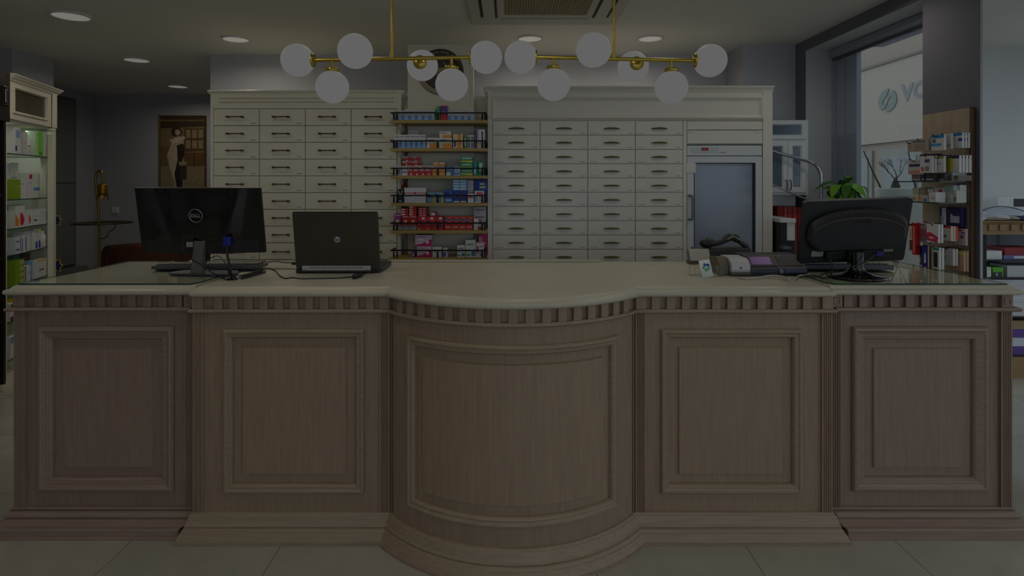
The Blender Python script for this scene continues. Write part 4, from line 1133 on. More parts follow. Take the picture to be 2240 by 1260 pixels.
for a, yy in ((.482, .06), (.510, .13), (.540, .06)):
    mb = MB(); mb.lathe([(.022, 0), (.026, .004), (.026, .10), (.015, .118), (.015, .14)], seg=16)
    b = mb.build('lotion_bottle', WHITE); b.location = WM[dc.name] @ Vector((.144 + a, yy, SHZ[3] + .0005)); tag(b, 'plain white lotion bottle in the trio ' + L4, 'bottle', 'white lotion bottles on the fourth glass shelf')
for k in range(4): 
    o = inshelf(4, .03, .165, .046, LIM, [(.5, .95, .2, .8, (.66, .74, .45))], 'flat lime green carton in the stack ' + L5); o.location.z += .047 * k
inshelf(4, .175, .255, .125, WW, [(0, .2, 0, 1, (.45, .30, .72)), (.5, .9, .5, .6, GRY)], 'white carton with violet edge ' + L5)
inshelf(4, .262, .335, .15, SKB, [(.2, .8, .6, .66, WW)], 'sky blue carton ' + L5, .13)
inshelf(4, .345, .53, .145, WW, [(.3, .75, .38, .46, (.3, .32, .36)), (.1, .9, .92, 1, (.86, .64, .2))], 'white carton with dark lettering and orange lid edge ' + L5)
inshelf(4, .12, .24, .21, (.06, .36, .38), [(.1, .9, .5, .54, (.2, .5, .5))], 'dark teal carton at the back ' + L5, .26)
inshelf(4, .25, .36, .20, (.14, .46, .50), [], 'mid teal carton at the back ' + L5, .26)
inshelf(4, .40, .52, .19, (.40, .26, .32), [(.1, .9, .7, .8, (.6, .4, .2))], 'brown plum carton at the back ' + L5, .26)
inshelf(5, .03, .10, .13, WW, [(0, .6, .0, .25, (.50, .14, .52)), (.1, .9, .8, .95, NAV)], 'white carton with violet foot ' + L6)
inshelf(5, .11, .19, .15, (.82, .70, .12), [(.1, .9, .1, .3, WW)], 'yellow carton ' + L6)
inshelf(5, .20, .30, .16, SKB, [], 'blue carton beside the yellow one ' + L6)
inshelf(6, .03, .13, .16, WW, [(0, 1, .7, 1, SKB)], 'white carton with sky blue top ' + L6)
inshelf(6, .14, .26, .16, WW, [(0, 1, .7, 1, SKB), (.2, .5, .1, .3, GRY)], 'white carton with sky blue top and grey mark ' + L6)
# paper stars hanging beside the far end of the cabinet
for z, s_, nm in ((1.17, .05, 'upper'), (.77, .06, 'lower')):
    c = WM[dc.name] @ Vector((LN + .175, .06, z))
    pts = []
    for k in range(14):
        a = k * PI / 7; r = s_ if k % 2 == 0 else s_ * .62
        pts.append((r * math.cos(a), r * math.sin(a)))
    st = thing('paper_star', '%s blue paper star with yellow edge hanging beside the cream display cabinet' % nm, 'decoration', c, CA - PI / 2 - .5)
    mb = MB(); mb.prism([(a * 1.18, b * 1.18) for a, b in pts], 0, .003, lambda u, v, w: (u, w, v)); mb.build('yellow_edge', paper(YEL), st, local=True)
    mb = MB(); mb.prism(pts, -.002, .0, lambda u, v, w: (u, w, v)); mb.build('blue_star', paper((.14, .18, .52)), st, local=True)
    hk = WM[dc.name] @ Vector((LN - .001, .06, z + s_ + .05)); pk = WM[st.name] @ Vector((0, .001, s_))
    MB().tube([pk, (pk + hk) / 2 + Vector((0, 0, -.004)), hk], .0015, 6).build('string', CABLE, st)

# dark neighbouring cabinet that cuts off the view at the frame edge
DKW = M('dark_espresso_wood', (.13, .10, .08), .4, var=.2, scale=6, stretch=(6, 6, .5))
dk = thing('dark_cabinet', 'dark espresso wood cabinet with silver handle beside the cream display cabinet', 'cabinet', p0, CA)
mb = MB(); mb.box(-.62, -.004, -.012, .38, HZ - .36, HZ + .0); mb.build('header', DKW, dk, local=True, bevel=.004)
mb = MB(); mb.box(-.60, -.045, .34, .38, .06, HZ - .36); mb.build('back_panel', DKW, dk, local=True)
mb = MB(); mb.box(-.075, -.045, -.004, .34, .06, HZ - .36); mb.build('side_panel', DKW, dk, local=True)
mb = MB(); mb.box(-.62, -.585, -.004, .34, .06, HZ - .36); mb.build('side_panel', DKW, dk, local=True)
mb = MB(); mb.box(-.60, -.045, .03, .34, 0, .06); mb.build('plinth', DKW, dk, local=True)
for z in (.5, .95, 1.4): MB().box(-.585, -.075, .0, .34, z, z + .02).build('shelf', DKW, dk, local=True)
mb = MB(); sweep_frame(mb, -.125, -.055, HZ - .25, HZ - .11, [(0, 0), (0, .008), (.006, .010), (.012, .006), (.014, 0)], lambda u, z, o: (u, -.012 - o, z)); hb = mb.build('handle_frame', DKW, dk, local=True)
MB().box(-.105, -.075, -.03, -.012, HZ - .23, HZ - .13).build('handle', CHROME, hb, local=True, bevel=.004)

# ------------------------------------------------------------------ back right corner: wall cabinet, handrail, desk, printer, binders, plant
wc = thing('wall_cabinet', 'white wall cabinet with glazed double doors beside the window reveal', 'cabinet', (2.13, 4.57, ZY(427, 4.4)))
WY = 4.40
wx0, wx1 = 1.952, PX(1771, WY)
MB().box(wx0, wx1, WY + .02, 4.755, ZY(427, WY), ZY(262, WY)).build('carcass', WHITEL, wc, bevel=.003)
def glazed(x0, x1, z0, z1, fw, name='door'):
    mb = MB(); sweep_frame(mb, x0, x1, z0, z1, [(0, 0), (0, .016), (.002, .018), (fw - .008, .018), (fw - .004, .012), (fw, .008)], flat_map(WY + .02))
    d = mb.build(name, WHITEL, wc)
    MB().box(x0 + fw - .002, x1 - fw + .002, WY + .012, WY + .017, z0 + fw - .002, z1 - fw + .002).build('pane', M('cabinet_glass_blue', (.40, .45, .52), .12, var=.2, scale=5), d)
    return d
glazed(wx0 + .004, PX(1764, WY), ZY(304, WY), ZY(264, WY), .034, 'top_light')
xm = PX(1724, WY)
for x0, x1, hx in ((wx0 + .004, xm - .001, xm - .018), (xm + .001, PX(1764, WY), xm + .012)):
    d = glazed(x0, x1, ZY(421, WY), ZY(309, WY), .042)
    MB().tube(smooth_path([(hx, WY + .003, ZY(394, WY)), (hx, WY - .02, ZY(396, WY)), (hx, WY - .026, ZY(405, WY)), (hx, WY - .02, ZY(414, WY)), (hx, WY + .003, ZY(416, WY))], 5), .004, 8).build('handle', M('pewter', (.36, .36, .36), .35, .9), d)
MB().box(wx0, wx1 - .03, WY + .16, 4.755, ZY(452, WY), ZY(427.5, WY)).build('valance', WHITEL, wc)

hr = thing('stair_handrail', 'bent steel tube handrail beside the white wall cabinet', 'handrail', (2.35, 4.32, 0))
mb = MB(); mb.tube(smooth_path([(1.99, 4.375, ZY(326, 4.375)), P(1705, 335, 4.36), P(1740, 345, 4.34), P(1768, 353, 4.33), P(1782, 360, 4.32), P(1791, 371, 4.32), P(1796, 388, 4.32), P(1796, 420, 4.32), P(1796, 470, 4.32)], 6) + [P(1796, 640, 4.32), Vector((PX(1796, 4.32), 4.32, .0005))], .0125, 12)
mb.build('rail', CHROME, hr)
MB().tube([(1.99, 4.375, ZY(400, 4.375)), P(1715, 415, 4.36), P(1745, 428, 4.34), P(1796, 448, 4.325)], .006, 8).build('lower_rod', CHROME, hr)

DKZ = .90
ds = thing('side_desk', 'low white side desk under the wall cabinet holding the printer', 'desk', (2.16, 4.3, 0))
MB().box(1.955, 2.335, 4.0, 4.75, DKZ - .03, DKZ).build('desk_top', WHITEL, ds, bevel=.003)
for x in (1.965, 2.31):
    MB().box(x, x + .02, 4.02, 4.74, .0005, DKZ - .03).build('side_panel', WHITEL, ds)
pr = thing('desktop_printer', 'black desktop printer with white lid on the side desk', 'printer', (2.06, 4.25, DKZ))
py0 = 4.12
MB().box(1.957, PX(1722, py0), py0, 4.46, DKZ + .0005, ZY(488, py0)).build('body', BLACK, pr, bevel=.006)
MB().box(PX(1722.5, py0), PX(1741, py0), py0 + .01, 4.44, ZY(527, py0), ZY(484, py0)).build('side_cover', WHITE, pr, bevel=.006)
MB().box(1.957, PX(1741, py0), py0 - .004, 4.46, ZY(487.5, py0), ZY(478, py0)).build('lid', WHITE, pr, bevel=.005)
MB().box(1.957, PX(1722, py0), py0 - .06, py0, ZY(543, py0), ZY(538, py0)).build('paper_tray', M('grey_tray', (.42, .44, .50), .4), pr)
MB().box(PX(1722.5, py0), PX(1741, py0), py0 + .01, 4.44, DKZ + .0005, ZY(527.5, py0)).build('side_base', BLACK, pr, bevel=.004)
by = 4.50
for k, (a, b, top, rgb, w) in enumerate(((1691, 1700, 472, (.66, .42, .36), 'pale terracotta binder'), (1701, 1715, 452, (.55, .08, .10), 'crimson binder'), (1716, 1721, 452, (.72, .36, .36), 'slim rose binder'), (1722, 1733, 452, (.62, .20, .20), 'dull red binder'), (1734, 1744, 453, (.64, .24, .24), 'brick red binder'), (1745, 1753, 454, (.58, .16, .17), 'maroon binder'))):
    z1 = ZY(top, by)
    o = MB().box(PX(a, by), PX(b, by), by, by + .22, DKZ + .0005, z1).build('ring_binder', paper(rgb), bevel=.002)
    tag(o, w + ' standing behind the printer on the side desk', 'binder', 'red binders behind the printer')
    MB().box(PX(a, by) + .004, PX(b, by) - .004, by - .001, by, z1 - .10, z1 - .06).build('spine_label', paper(tuple(min(1, c * 1.25) for c in rgb)), o)

# leafy plant on the sill
pl = thing('leafy_plant', 'bright green leafy pot plant on the window sill behind the oval-backed monitor', 'plant', (2.49, 4.21, .907))
MB().lathe([(.06, 0), (.085, .13), (.09, .14), (.08, .14), (.075, .12)], (2.49, 4.21, .907), 24).build('pot', M('clay_pot', (.55, .34, .24), .7), pl)
LEAF = [M('leaf_green_%d' % i, c, .4, var=.15, scale=12) for i, c in enumerate([(.30, .52, .10), (.40, .62, .14), (.22, .42, .10), (.48, .66, .20)])]
def leaf_mesh(L, W, curl):
    mb = MB(); vs = []; fs = []; n = 7
    for k in range(n + 1):
        t = k / n; w = W * math.sin(PI * min(1, t * .92 + .06)) ** .8 * (1 - .25 * t)
        z = curl * t * t * -L; x = L * t * (1 - .2 * curl * t)
        vs += [(x, -w, z + .15 * w), (x, 0, z), (x, w, z + .15 * w)]
    for k in range(n):
        fs += [(3 * k, 3 * k + 3, 3 * k + 4, 3 * k + 1), (3 * k + 1, 3 * k + 4, 3 * k + 5, 3 * k + 2)]
    mb.add(vs, fs, 0, True); return mb
lm = [leaf_mesh(.125, .040, .5 + .3 * i).mesh('leaf', LEAF[i]) for i in range(4)]
rnd = random.Random(3)
stem = MB()
for k in range(44):
    a = rnd.uniform(0, 2 * PI); r = rnd.uniform(.0, .17); z = 1.25 + rnd.uniform(0, .30) - r * .45
    tip = Vector((2.49 + r * math.cos(a) * .8, 4.21 + r * math.sin(a), z))
    stem.tube(smooth_path([(2.49, 4.21, 1.03), (2.49 + .3 * r * math.cos(a), 4.21 + .3 * r * math.sin(a), (z + 1.05) / 2), tip], 4), .0025, 5)
    o = place('leaf', lm[k % 4], pl, tuple(tip - Vector((2.49, 4.21, .907))), (rnd.uniform(-.4, .4), rnd.uniform(-.6, .7), a + rnd.uniform(-.6, .6)))
stem.build('stems', LEAF[2], pl)

# bonsai in a planter outside
YB = 6.27
bz = thing('bonsai_planter', 'bare-branched bonsai in a long white planter outside the window', 'bonsai', (PX(1960, YB), YB, -.15))
zt_ = ZY(411, YB)
mb = MB(); mb.lathe([(.185, 0), (.195, .01), (.205, .13), (.212, .15), (.205, .155), (.19, .12), (.01, .115)], (0, 0, 0), 32)
mb2 = MB(); mb2.add([Vector((v.x * 1.02 + PX(1960, YB), v.y * .7 + YB, v.z + zt_ - .155)) for v in mb.v], mb.f, 0, True)
mb2.build('planter', M('grey_planter', (.56, .57, .55), .7), bz)
MB().box(PX(1918, YB), PX(2002, YB), YB - .16, YB + .16, -.15, zt_ - .156).build('pedestal', M('pale_stone', (.58, .58, .56), .8), bz)
BARK = M('bark', (.20, .16, .13), .8, var=.3, scale=30)
mb = MB()
rnd = random.Random(11)
def branch(p, d, L, r, n):
    q = p + d * L
    mb.tube([p, (p + q) / 2 + Vector((rnd.uniform(-.1, .1), rnd.uniform(-.1, .1), 0)) * L, q], [r, r * .85, r * .6], 6)
    if n == 0: return
    for k in range(rnd.choice((2, 3))):
        e = (d + Vector((rnd.uniform(-.8, .8), rnd.uniform(-.5, .5), rnd.uniform(.1, .5)))).normalized()
        branch(q, e, L * rnd.uniform(.6, .85), r * .6, n - 1)
base = Vector((PX(1959, YB), YB, zt_ - .03))
for s in (-1, 0, 1): mb.tube([base + Vector((s * .04, 0, 0)), base + Vector((s * .022, 0, .06)), base + Vector((0, 0, .13))], [.022, .022, .016], 8)
for s in (-.7, -.1, .6): branch(base + Vector((0, 0, .12)), Vector((s, rnd.uniform(-.2, .2), .8)).normalized(), .085, .0065, 4)
mb.build('trunk', BARK, bz)
for (a0, b0, a1, b1, nm) in ((1889, 330, 1930, 418, 'leaning'), (1987, 332, 2003, 412, 'upright')):
    o = MB().tube([P(a0, b0, YB), P((a0 + a1) / 2 - 1, (b0 + b1) / 2, YB), P(a1, b1, YB)], [.006, .008, .010], 7).build('stick', BARK, bz)
ag = thing('green_shrub', 'round green leaf plant in the street planter beside the bonsai', 'plant', (PX(2003, YB + .3), YB + .35, -.15))
MB().lathe([(.14, 0), (.17, ZY(425, 6.6) + .15), (.15, ZY(425, 6.6) + .15)], (PX(2003, 6.6), 6.62, -.15), 20).build('pot', M('grey_planter', (.56, .57, .55), .7), ag)
for k in range(9):
    a = k * 2 * PI / 9
    place('leaf', lm[(k * 2) % 4], ag, (PX(2003, 6.6) - PX(2003, YB + .3) + .02 * math.cos(a), 6.62 - YB - .35 + .02 * math.sin(a), ZY(418, 6.6) + .15), (0, -.75, a))

# ------------------------------------------------------------------ peg panel of hanging packs on the pier
PXW = 2.398
pg = thing('peg_panel', 'wooden display panel with hooks and glass shelves on the grey pier', 'display panel', (PXW, 3.11, .86))
PW = M('tan_panel_wood', (.63, .57, .50), .5, var=.08, scale=7, stretch=(5, 5, .6))
MB().box(PXW - .02, PXW, 2.945, 3.28, .86, 1.888).build('board', PW, pg)
MB().box(PXW - .022, PXW - .001, 2.935, 2.945, .86, 1.892).build('edge_strip', M('panel_edge_brown', (.34, .24, .16), .5), pg)
XF = PXW - .02
def hook(y, z, L=.17):
    MB().tube([(XF + .001, y, z), (XF - L, y, z), (XF - L - .012, y, z + .012)], .0022, 6).build('hook', IRON, pg)
for z in (ZY(441, 3.1), ZY(396, 3.1)):
    mb = MB(); vs = [(XF - .155, 2.95), (XF, 2.95), (XF, 3.30), (XF - .155, 3.30)]
    v3 = [(x, y, z - .006) for x, y in vs] + [(x, y, z) for x, y in vs]
    mb.add(v3, [(3, 2, 1, 0), (4, 5, 6, 7)], 0); mb.add(v3, [(i, (i + 1) % 4, 4 + (i + 1) % 4, 4 + i) for i in range(4)], 1)
    mb.build('glass_shelf', [SHELFGLASS, GLASSEDGE], pg)
def pack(a, b, yt, yb, X, rgb, pr, words, n=1, d=.012, hk=True, lean=0.0):
    """hanging pack facing the staff side: pixel box a..b, yt..yb at wall distance X"""
    X = min(max(X, 2.962 * (b - CX) / F), 2.362)
    Ya, Yb_ = X * F / (b - CX), X * F / (a - CX)
    Yc = (Ya + Yb_) / 2; w = abs(Yb_ - Ya)
    z1, z0 = ZY(yt, Yc), ZY(yb, Yc)
    for k in range(n):
        o = carton('hanging_pack', words, 'product pack', 'packs hanging on the peg panel', (X - (d + .003) * (n - 1 - k), Yc, z0), w * .96, d, z1 - z0, rgb, pr, -PI / 2 + .12, lean)
    if hk: hook(Yc, z1 - .008, XF - X + .02)
BEI = (.66, .62, .58); WPK = (.82, .82, .84); NVY = (.14, .14, .36)
pack(1988, 2001, 311, 332, 2.26, BEI, [(.2, .8, .3, .7, (.56, .52, .5))], 'small grey support pack at the street end of the top hook row')
pack(2003, 2035, 305, 331, 2.25, BEI, [(.1, .9, .75, .88, (.4, .38, .4)), (.2, .9, .1, .6, (.62, .54, .46))], 'wide beige support pack on the top hook row', 2)
pack(2040, 2066, 295, 329, 2.26, WPK, [(0, 1, .78, 1, (.16, .50, .74)), (.1, .4, .5, .72, (.4, .4, .46)), (0, .8, .28, .45, (.3, .58, .8))], 'white pack with sky blue header on the top hook row')
pack(2064, 2082, 293, 326, 2.27, (.78, .77, .76), [(.1, .35, .62, .76, (.84, .34, .26)), (.2, .9, .1, .3, BEI)], 'pale pack with small red dot on the top hook row')
pack(2083, 2099, 294, 325, 2.27, WPK, [(0, 1, 0, .12, (.2, .55, .75))], 'tall white pack with blue foot on the top hook row')
pack(2100, 2119, 291, 324, 2.28, WPK, [(0, 1, .82, 1, (.12, .46, .72)), (.6, 1, .45, .65, (.14, .22, .55))], 'white pack with blue band at the room end of the top hook row', 3)
pack(1990, 2020, 350, 382, 2.24, (.74, .72, .74), [(.1, .8, .55, .72, NVY), (.1, .9, .05, .3, (.72, .56, .46))], 'white pack with navy oval and beige foot on the second hook row')
pack(2016, 2058, 337, 350, 2.275, NVY, [(.1, .5, .3, .7, (.3, .3, .5))], 'long navy card behind the second hook row')
pack(2022, 2046, 341, 378, 2.24, WPK, [(.4, .8, .6, .8, (.3, .28, .4)), (.1, .35, .1, .35, (.86, .34, .34)), (.45, .75, .1, .4, (.5, .5, .6))], 'white pack with dark print and red tag on the second hook row', 2)
pack(2047, 2066, 342, 377, 2.25, WPK, [(0, 1, .86, 1, (.58, .60, .12)), (.1, .7, .5, .6, GRY)], 'white pack with olive header on the second hook row')
pack(2067, 2080, 346, 376, 2.25, (.62, .60, .10), [(.2, .8, .1, .4, (.8, .6, .3))], 'olive yellow pack on the second hook row')
pack(2081, 2103, 341, 379, 2.25, (.70, .69, .68), [(.05, .95, .72, .86, NVY), (0, 1, .88, 1, NVY)], 'grey pack with navy oval on the second hook row')
pack(2104, 2122, 340, 378, 2.24, WPK, [(0, 1, .82, 1, NVY)], 'white pack with navy header at the room end of the second hook row', 4, .014)
# small boxes on the upper glass shelf
for a, b, h, rgb, w in ((2006, 2026, .042, (.42, .40, .38), 'taupe'), (2028, 2034, .042, NVY, 'navy'), (2036, 2056, .040, (.20, .19, .20), 'black and white'), (2058, 2080, .036, (.26, .25, .26), 'charcoal'), (2082, 2098, .045, WPK, 'white'), (2100, 2109, .028, (.46, .42, .40), 'brown grey')):
    X = min(max(2.27, 2.965 * (b - CX) / F), 2.33); Ya, Yb_ = X * F / (b - CX), X * F / (a - CX)
    carton('shelf_carton', w + ' small carton on upper glass shelf of peg panel', 'box', None, (X + .005, (Ya + Yb_) / 2, ZY(396, 3.1) + .0005), abs(Ya - Yb_) * .95, .07, h, rgb, [(.1, .9, .1, .3, GRY)], -PI / 2)
for k, (a, b, h, rgb, prn, w) in enumerate(((2000, 2020, .035, (.74, .72, .66), [(.4, .6, .3, .6, (.4, .3, .24))], 'cream carton with brown dot'), (2021, 2040, .035, (.66, .70, .74), [(0, .4, .1, .9, (.82, .6, .26)), (.5, .9, .1, .5, (.3, .4, .66))], 'pale carton with orange and blue print'), (2042, 2058, .052, WPK, [(.3, .8, .3, .5, GRY)], 'white carton'), (2060, 2096, .042, WPK, [(.4, .6, .1, .4, (.5, .52, .5))], 'wide white carton'), (2097, 2103, .060, (.74, .76, .74), [(.2, .8, .1, .5, (.3, .36, .34))], 'pale carton with dark square'))):
    X = min(max(2.25, 2.965 * (b - CX) / F), 2.32); Ya, Yb_ = X * F / (b - CX), X * F / (a - CX)
    carton('shelf_carton', w + ' in front on lower glass shelf of peg panel', 'box', None, (X, (Ya + Yb_) / 2, ZY(441, 3.1) + .0005), abs(Ya - Yb_) * .95, .05, h, rgb, prn, -PI / 2)
for k, (a, b, h, rgb, prn, w) in enumerate(((1999, 2014, .072, (.70, .69, .64), [], 'stone grey carton'), (2015, 2030, .076, (.58, .54, .50), [], 'taupe carton'), (2032, 2046, .070, WPK, [(.1, .8, .6, .7, (.4, .2, .24))], 'white carton with plum line'), (2047, 2066, .074, WPK, [(.5, 1, .6, .9, (.82, .22, .30))], 'white carton with red corner'), (2068, 2090, .088, (.66, .74, .72), [(.4, .9, .25, .5, (.78, .56, .34)), (0, 1, 0, .2, (.2, .5, .66))], 'pale green carton with orange print'), (2091, 2104, .090, (.84, .85, .88), [(.2, .8, .6, .7, LBL)], 'tall white carton with blue line'))):
    X = min(max(2.31, 2.965 * (b - CX) / F), 2.345); Ya, Yb_ = X * F / (b - CX), X * F / (a - CX)
    carton('shelf_carton', w + ' at back of lower glass shelf of peg panel', 'box', None, (X + .008, (Ya + Yb_) / 2, ZY(441, 3.1) + .0005), abs(Ya - Yb_) * .95, .034, h, rgb, prn, -PI / 2)
bt = thing('spray_bottle', 'white spray bottle with violet cap on the lower glass shelf of the peg panel', 'bottle', (2.345, 2.975, ZY(441, 3.1) + .0005))
MB().lathe([(.020, 0), (.023, .004), (.023, .055), (.012, .070), (.010, .074)], seg=18).build('body', WHITE, bt, local=True)
MB().lathe([(.013, .0735), (.013, .088), (.006, .092), (.006, .100)], seg=14).build('cap', M('violet_plastic', (.34, .20, .66), .35), bt, local=True)
MB().lathe([(.0245, .03), (.0245, .045)], seg=18).build('label_band', M('violet_print', (.34, .32, .5), .5), bt, local=True)
pack(2066, 2110, 453, 495, 2.29, NVY, [(.1, .3, .05, .95, WPK), (.05, .2, .1, .5, GRY), (.5, .9, .2, .65, (.74, .72, .78)), (.6, .9, .55, .65, NVY)], 'navy blister pack under the lower glass shelf', 2)
pack(1990, 2003, 489, 551, 2.22, (.82, .78, .76), [(.2, .8, .06, .42, (.34, .26, .24)), (.2, .8, .5, .8, (.74, .66, .6)), (0, 1, .92, 1, (.72, .08, .12))], 'insole pack with brown sole picture and red header')
pack(2004, 2011, 488, 557, 2.22, (.70, .07, .11), [(.4, .6, .05, .9, (.86, .7, .68))], 'narrow red pack beside the insole pack', 2)
pack(2012, 2030, 488, 530, 2.26, (.76, .70, .74), [(.2, .9, .3, .7, (.84, .5, .56)), (.1, .9, .1, .25, (.6, .66, .72))], 'pale pink blister pack on the fifth row')
pack(2031, 2040, 485, 533, 2.28, (.60, .60, .58), [], 'clear grey blister pack on the fifth row')
pack(2037, 2060, 490, 530, 2.25, WPK, [('t', [(0, .1), (.9, 0), (1, .3), (.6, .45), (.3, .55), (0, .5)], (.74, .16, .32)), (.2, .6, .2, .3, (.9, .7, .76))], 'white pack with crimson flower on the fifth row', 2)
pack(2064, 2088, 494, 526, 2.24, (.84, .82, .78), [(0, 1, .86, 1, (.80, .16, .14)), (.4, .6, .2, .4, (.5, .4, .36))], 'cream pack with red header on the fifth row', 2)
pack(2085, 2093, 496, 525, 2.27, (.88, .28, .10), [], 'orange pack edge on the fifth row')
pack(2092, 2114, 500, 536, 2.24, (.80, .74, .78), [(.1, .7, .86, .94, (.74, .18, .24)), (.5, .8, .4, .6, (.56, .36, .30)), (.6, .9, .7, .8, (.3, .34, .62))], 'pale pink pack with red lettering on the fifth row')
pack(2014, 2025, 538, 580, 2.24, (.18, .16, .44), [(0, .2, .1, .9, YEL), (.4, .8, .2, .6, (.3, .46, .7))], 'violet pack with yellow edge on the lowest row')
pack(2026, 2040, 537, 586, 2.23, (.10, .14, .48), [('t', [(.3, .2), (.6, .25), (.5, .7), (.3, .6)], (.74, .80, .9)), (.86, 1, 0, 1, YEL), (0, 1, 0, .06, RED)], 'royal blue pack with white swoosh on the lowest row', 2)
pack(2042, 2062, 541, 588, 2.23, (.80, .82, .80), [(.45, .85, .1, .78, (.16, .15, .16)), (.1, .4, .86, 1, YEL), (.45, 1, .88, 1, TEA)], 'white insole pack with black sole and teal header on the lowest row', 2)
pack(2063, 2092, 543, 579, 2.20, (.80, .79, .80), [(.1, .5, .75, .82, (.78, .2, .2)), (.2, .5, .3, .55, (.68, .64, .64))], 'white square pack with red lettering on the lowest row', 2)
pack(2093, 2116, 548, 592, 2.25, (.74, .62, .52), [('t', [(0, 1), (1, .78), (1, .9), (0, 1)], YEL), ('t', [(0, .8), (.6, .62), (.4, .5), (0, .55)], (.10, .34, .30)), (0, .6, .85, .96, (.82, .74, .12))], 'skin tone pack with yellow and green header on the lowest row', 2)

# ------------------------------------------------------------------ wooden gondola in the annex
GY = 4.36
gd = thing('display_gondola', 'oak topped display stand with black posts and glass shelves of cartons', 'display stand', (3.92, 4.55, 0))
OAKG = M('gondola_oak', (.60, .48, .32), .5, var=.14, scale=8, stretch=(.6, 8, 8))
gx0_, gx1_ = 3.60, 4.42
zt0, zt1 = ZY(513, GY), ZY(484, GY)
mb = MB()
def fng(o): return [(gx0_ + .03 - o, 4.80), (gx0_ + .03 - o, GY + .02 - o), (gx1_, GY + .02 - o), (gx1_, 4.80)]
sweep_path(mb, fng, [(0, zt0), (.018, zt0), (.010, zt0 + .014), (.0, zt0 + .03), (.0, zt0 + .075), (.012, zt0 + .09), (.026, zt1 - .006), (.026, zt1)], True, True)
tp = mb.build('top', OAKG, gd)
for k in range(7): MB().box(gx0_ + .075 + .085 * k, gx0_ + .105 + .085 * k, GY + .008, GY + .0195, zt0 + .032, zt0 + .074).build('dentil', OAKG, gd)
for x in (gx0_ + .075, gx1_ - .03):
    for y in (GY + .05, 4.76): MB().box(x - .008, x + .008, y - .008, y + .008, .16, zt0).build('post', IRON, gd)
MB().box(gx0_ + .05, gx1_, GY + .03, 4.79, 0.0005, .16).build('base', OAKG, gd)
MB().box(gx0_ + .08, gx1_ - .02, 4.765, 4.775, .16, zt0 - .002).build('back_glass', M('smoked_glass', (.36, .38, .42), .1), gd)
GS = [.47, ZY(607, 4.4), ZY(568, 4.4)]
for z in GS + [.17]:
    MB().box(gx0_ + .065, gx1_ - .02, GY + .04, 4.765, z - .008, z).build('shelf', DARKG, gd)
gi = 0
for (s, a, b, h, rgb, prn, words) in ((2, 3.70, 3.82, .065, WW, [(.1, .9, .2, .24, GRY)], 'white carton stack'), (2, 3.83, 4.10, .030, (.40, .42, .66), [(.3, .9, .2, .8, WW)], 'flat violet and white carton'), (2, 4.12, 4.3, .035, WW, [(.1, .4, .2, .8, TEA)], 'flat white carton with teal mark'), (1, 3.68, 3.695, .07, (.16, .40, .70), [], 'slim blue carton'), (1, 3.70, 3.735, .075, WW, [(.3, .7, .7, .85, GRY)], 'slim white carton'), (1, 3.745, 3.83, .075, (.36, .66, .10), [(0, .9, 0, .5, (.12, .12, .12)), (.3, .5, .1, .4, GRY)], 'lime and black carton')):
    carton('shelf_carton', words + ' on the oak topped display stand', 'box', None, ((a + b) / 2, GY + .05 + .09, GS[s] + .0005), b - a - .003, .16, h, rgb, prn)
o = carton('shelf_carton', 'flat crimson carton on the oak topped display stand', 'box', None, (3.97, GY + .14, GS[2] + .031), .26, .16, .06, (.56, .05, .08), [(.05, .95, .1, .2, (.4, .04, .06))])
for k in range(9):
    carton('shelf_carton', 'flat white carton in the tall stack on the oak topped display stand', 'box', 'flat white cartons stacked on the display stand', (4.0 + .004 * (k % 2), GY + .15, GS[0] + .0005 + (GS[1] - .02 - GS[0]) / 9 * k), .50, .18, (GS[1] - .02 - GS[0]) / 9 - .001, (.78, .79, .80), [(.05, .9, .4, .5, (.55, .56, .58))] if k % 2 else [(.0, .3, .2, .8, (.45, .36, .62) if k == 4 else (.70, .71, .72))])
for k in range(4):
    carton('shelf_carton', 'flat carton in the stack on the middle shelf of the display stand', 'box', 'cartons on the middle shelf of the display stand', (4.05, GY + .14, GS[1] + .0005 + .022 * k), .38, .16, .021, (.76, .77, .78), [(.05, .9, .4, .5, (.55, .56, .58))])
for k, c in enumerate(((.36, .26, .56), (.78, .79, .82), (.36, .26, .56), (.60, .50, .36))):
    carton('shelf_carton', ('violet', 'white', 'purple', 'tan')[k] + ' flat carton low on the oak topped display stand', 'box', None, (3.95, GY + .15, .1705 + .066 * k), .50, .18, .065, c, [(.0, .1, .2, .8, WW)])
bg = thing('storage_bag', 'clear plastic zip bag with dark piping on the oak display stand', 'bag', (3.86, 4.5, zt1))
mb = MB(); vs = []; fs = []; nx, ny = 16, 8
for j in range(ny + 1):
    for i in range(nx + 1):
        u = i / nx; v = j / ny
        hgt = (math.sin(PI * u) ** .55) * .115 * (1 - .25 * u) * math.sin(PI * (.06 + .88 * v)) ** .5
        vs.append((-.205 + .47 * u, -.10 + .2 * v, .001 + hgt + .004 * math.sin(9 * u + 5 * v)))
for j in range(ny):
    for i in range(nx): a = j * (nx + 1) + i; fs.append((a, a + 1, a + nx + 2, a + nx + 1))
mb.add(vs, fs, 0, True)
bmat = M('cloudy_plastic', (.74, .77, .82), .2, var=.06, scale=8, coat=.3)
mb.build('bag_body', bmat, bg, local=True)
MB().tube(smooth_path([(-.205 + .47 * u / 10, -.02, .004 + (math.sin(PI * u / 10) ** .55) * .118 * (1 - .025 * u)) for u in range(0, 11)], 3), .004, 6).build('piping', M('grey_piping', (.30, .31, .35), .5), bg, local=True)
MB().box(.10, .27, -.125, -.07, .0005, .045).build('blue_insert', M('bag_blue', (.16, .34, .60), .4), bg, local=True, bevel=.012)
wd_ = thing('boxed_device', 'white and black boxed device behind the plastic bag', 'box', (4.16, 4.68, zt1))
MB().box(-.10, .10, -.06, .06, .0005, .175).build('carton', WHITE, wd_, local=True, bevel=.004)
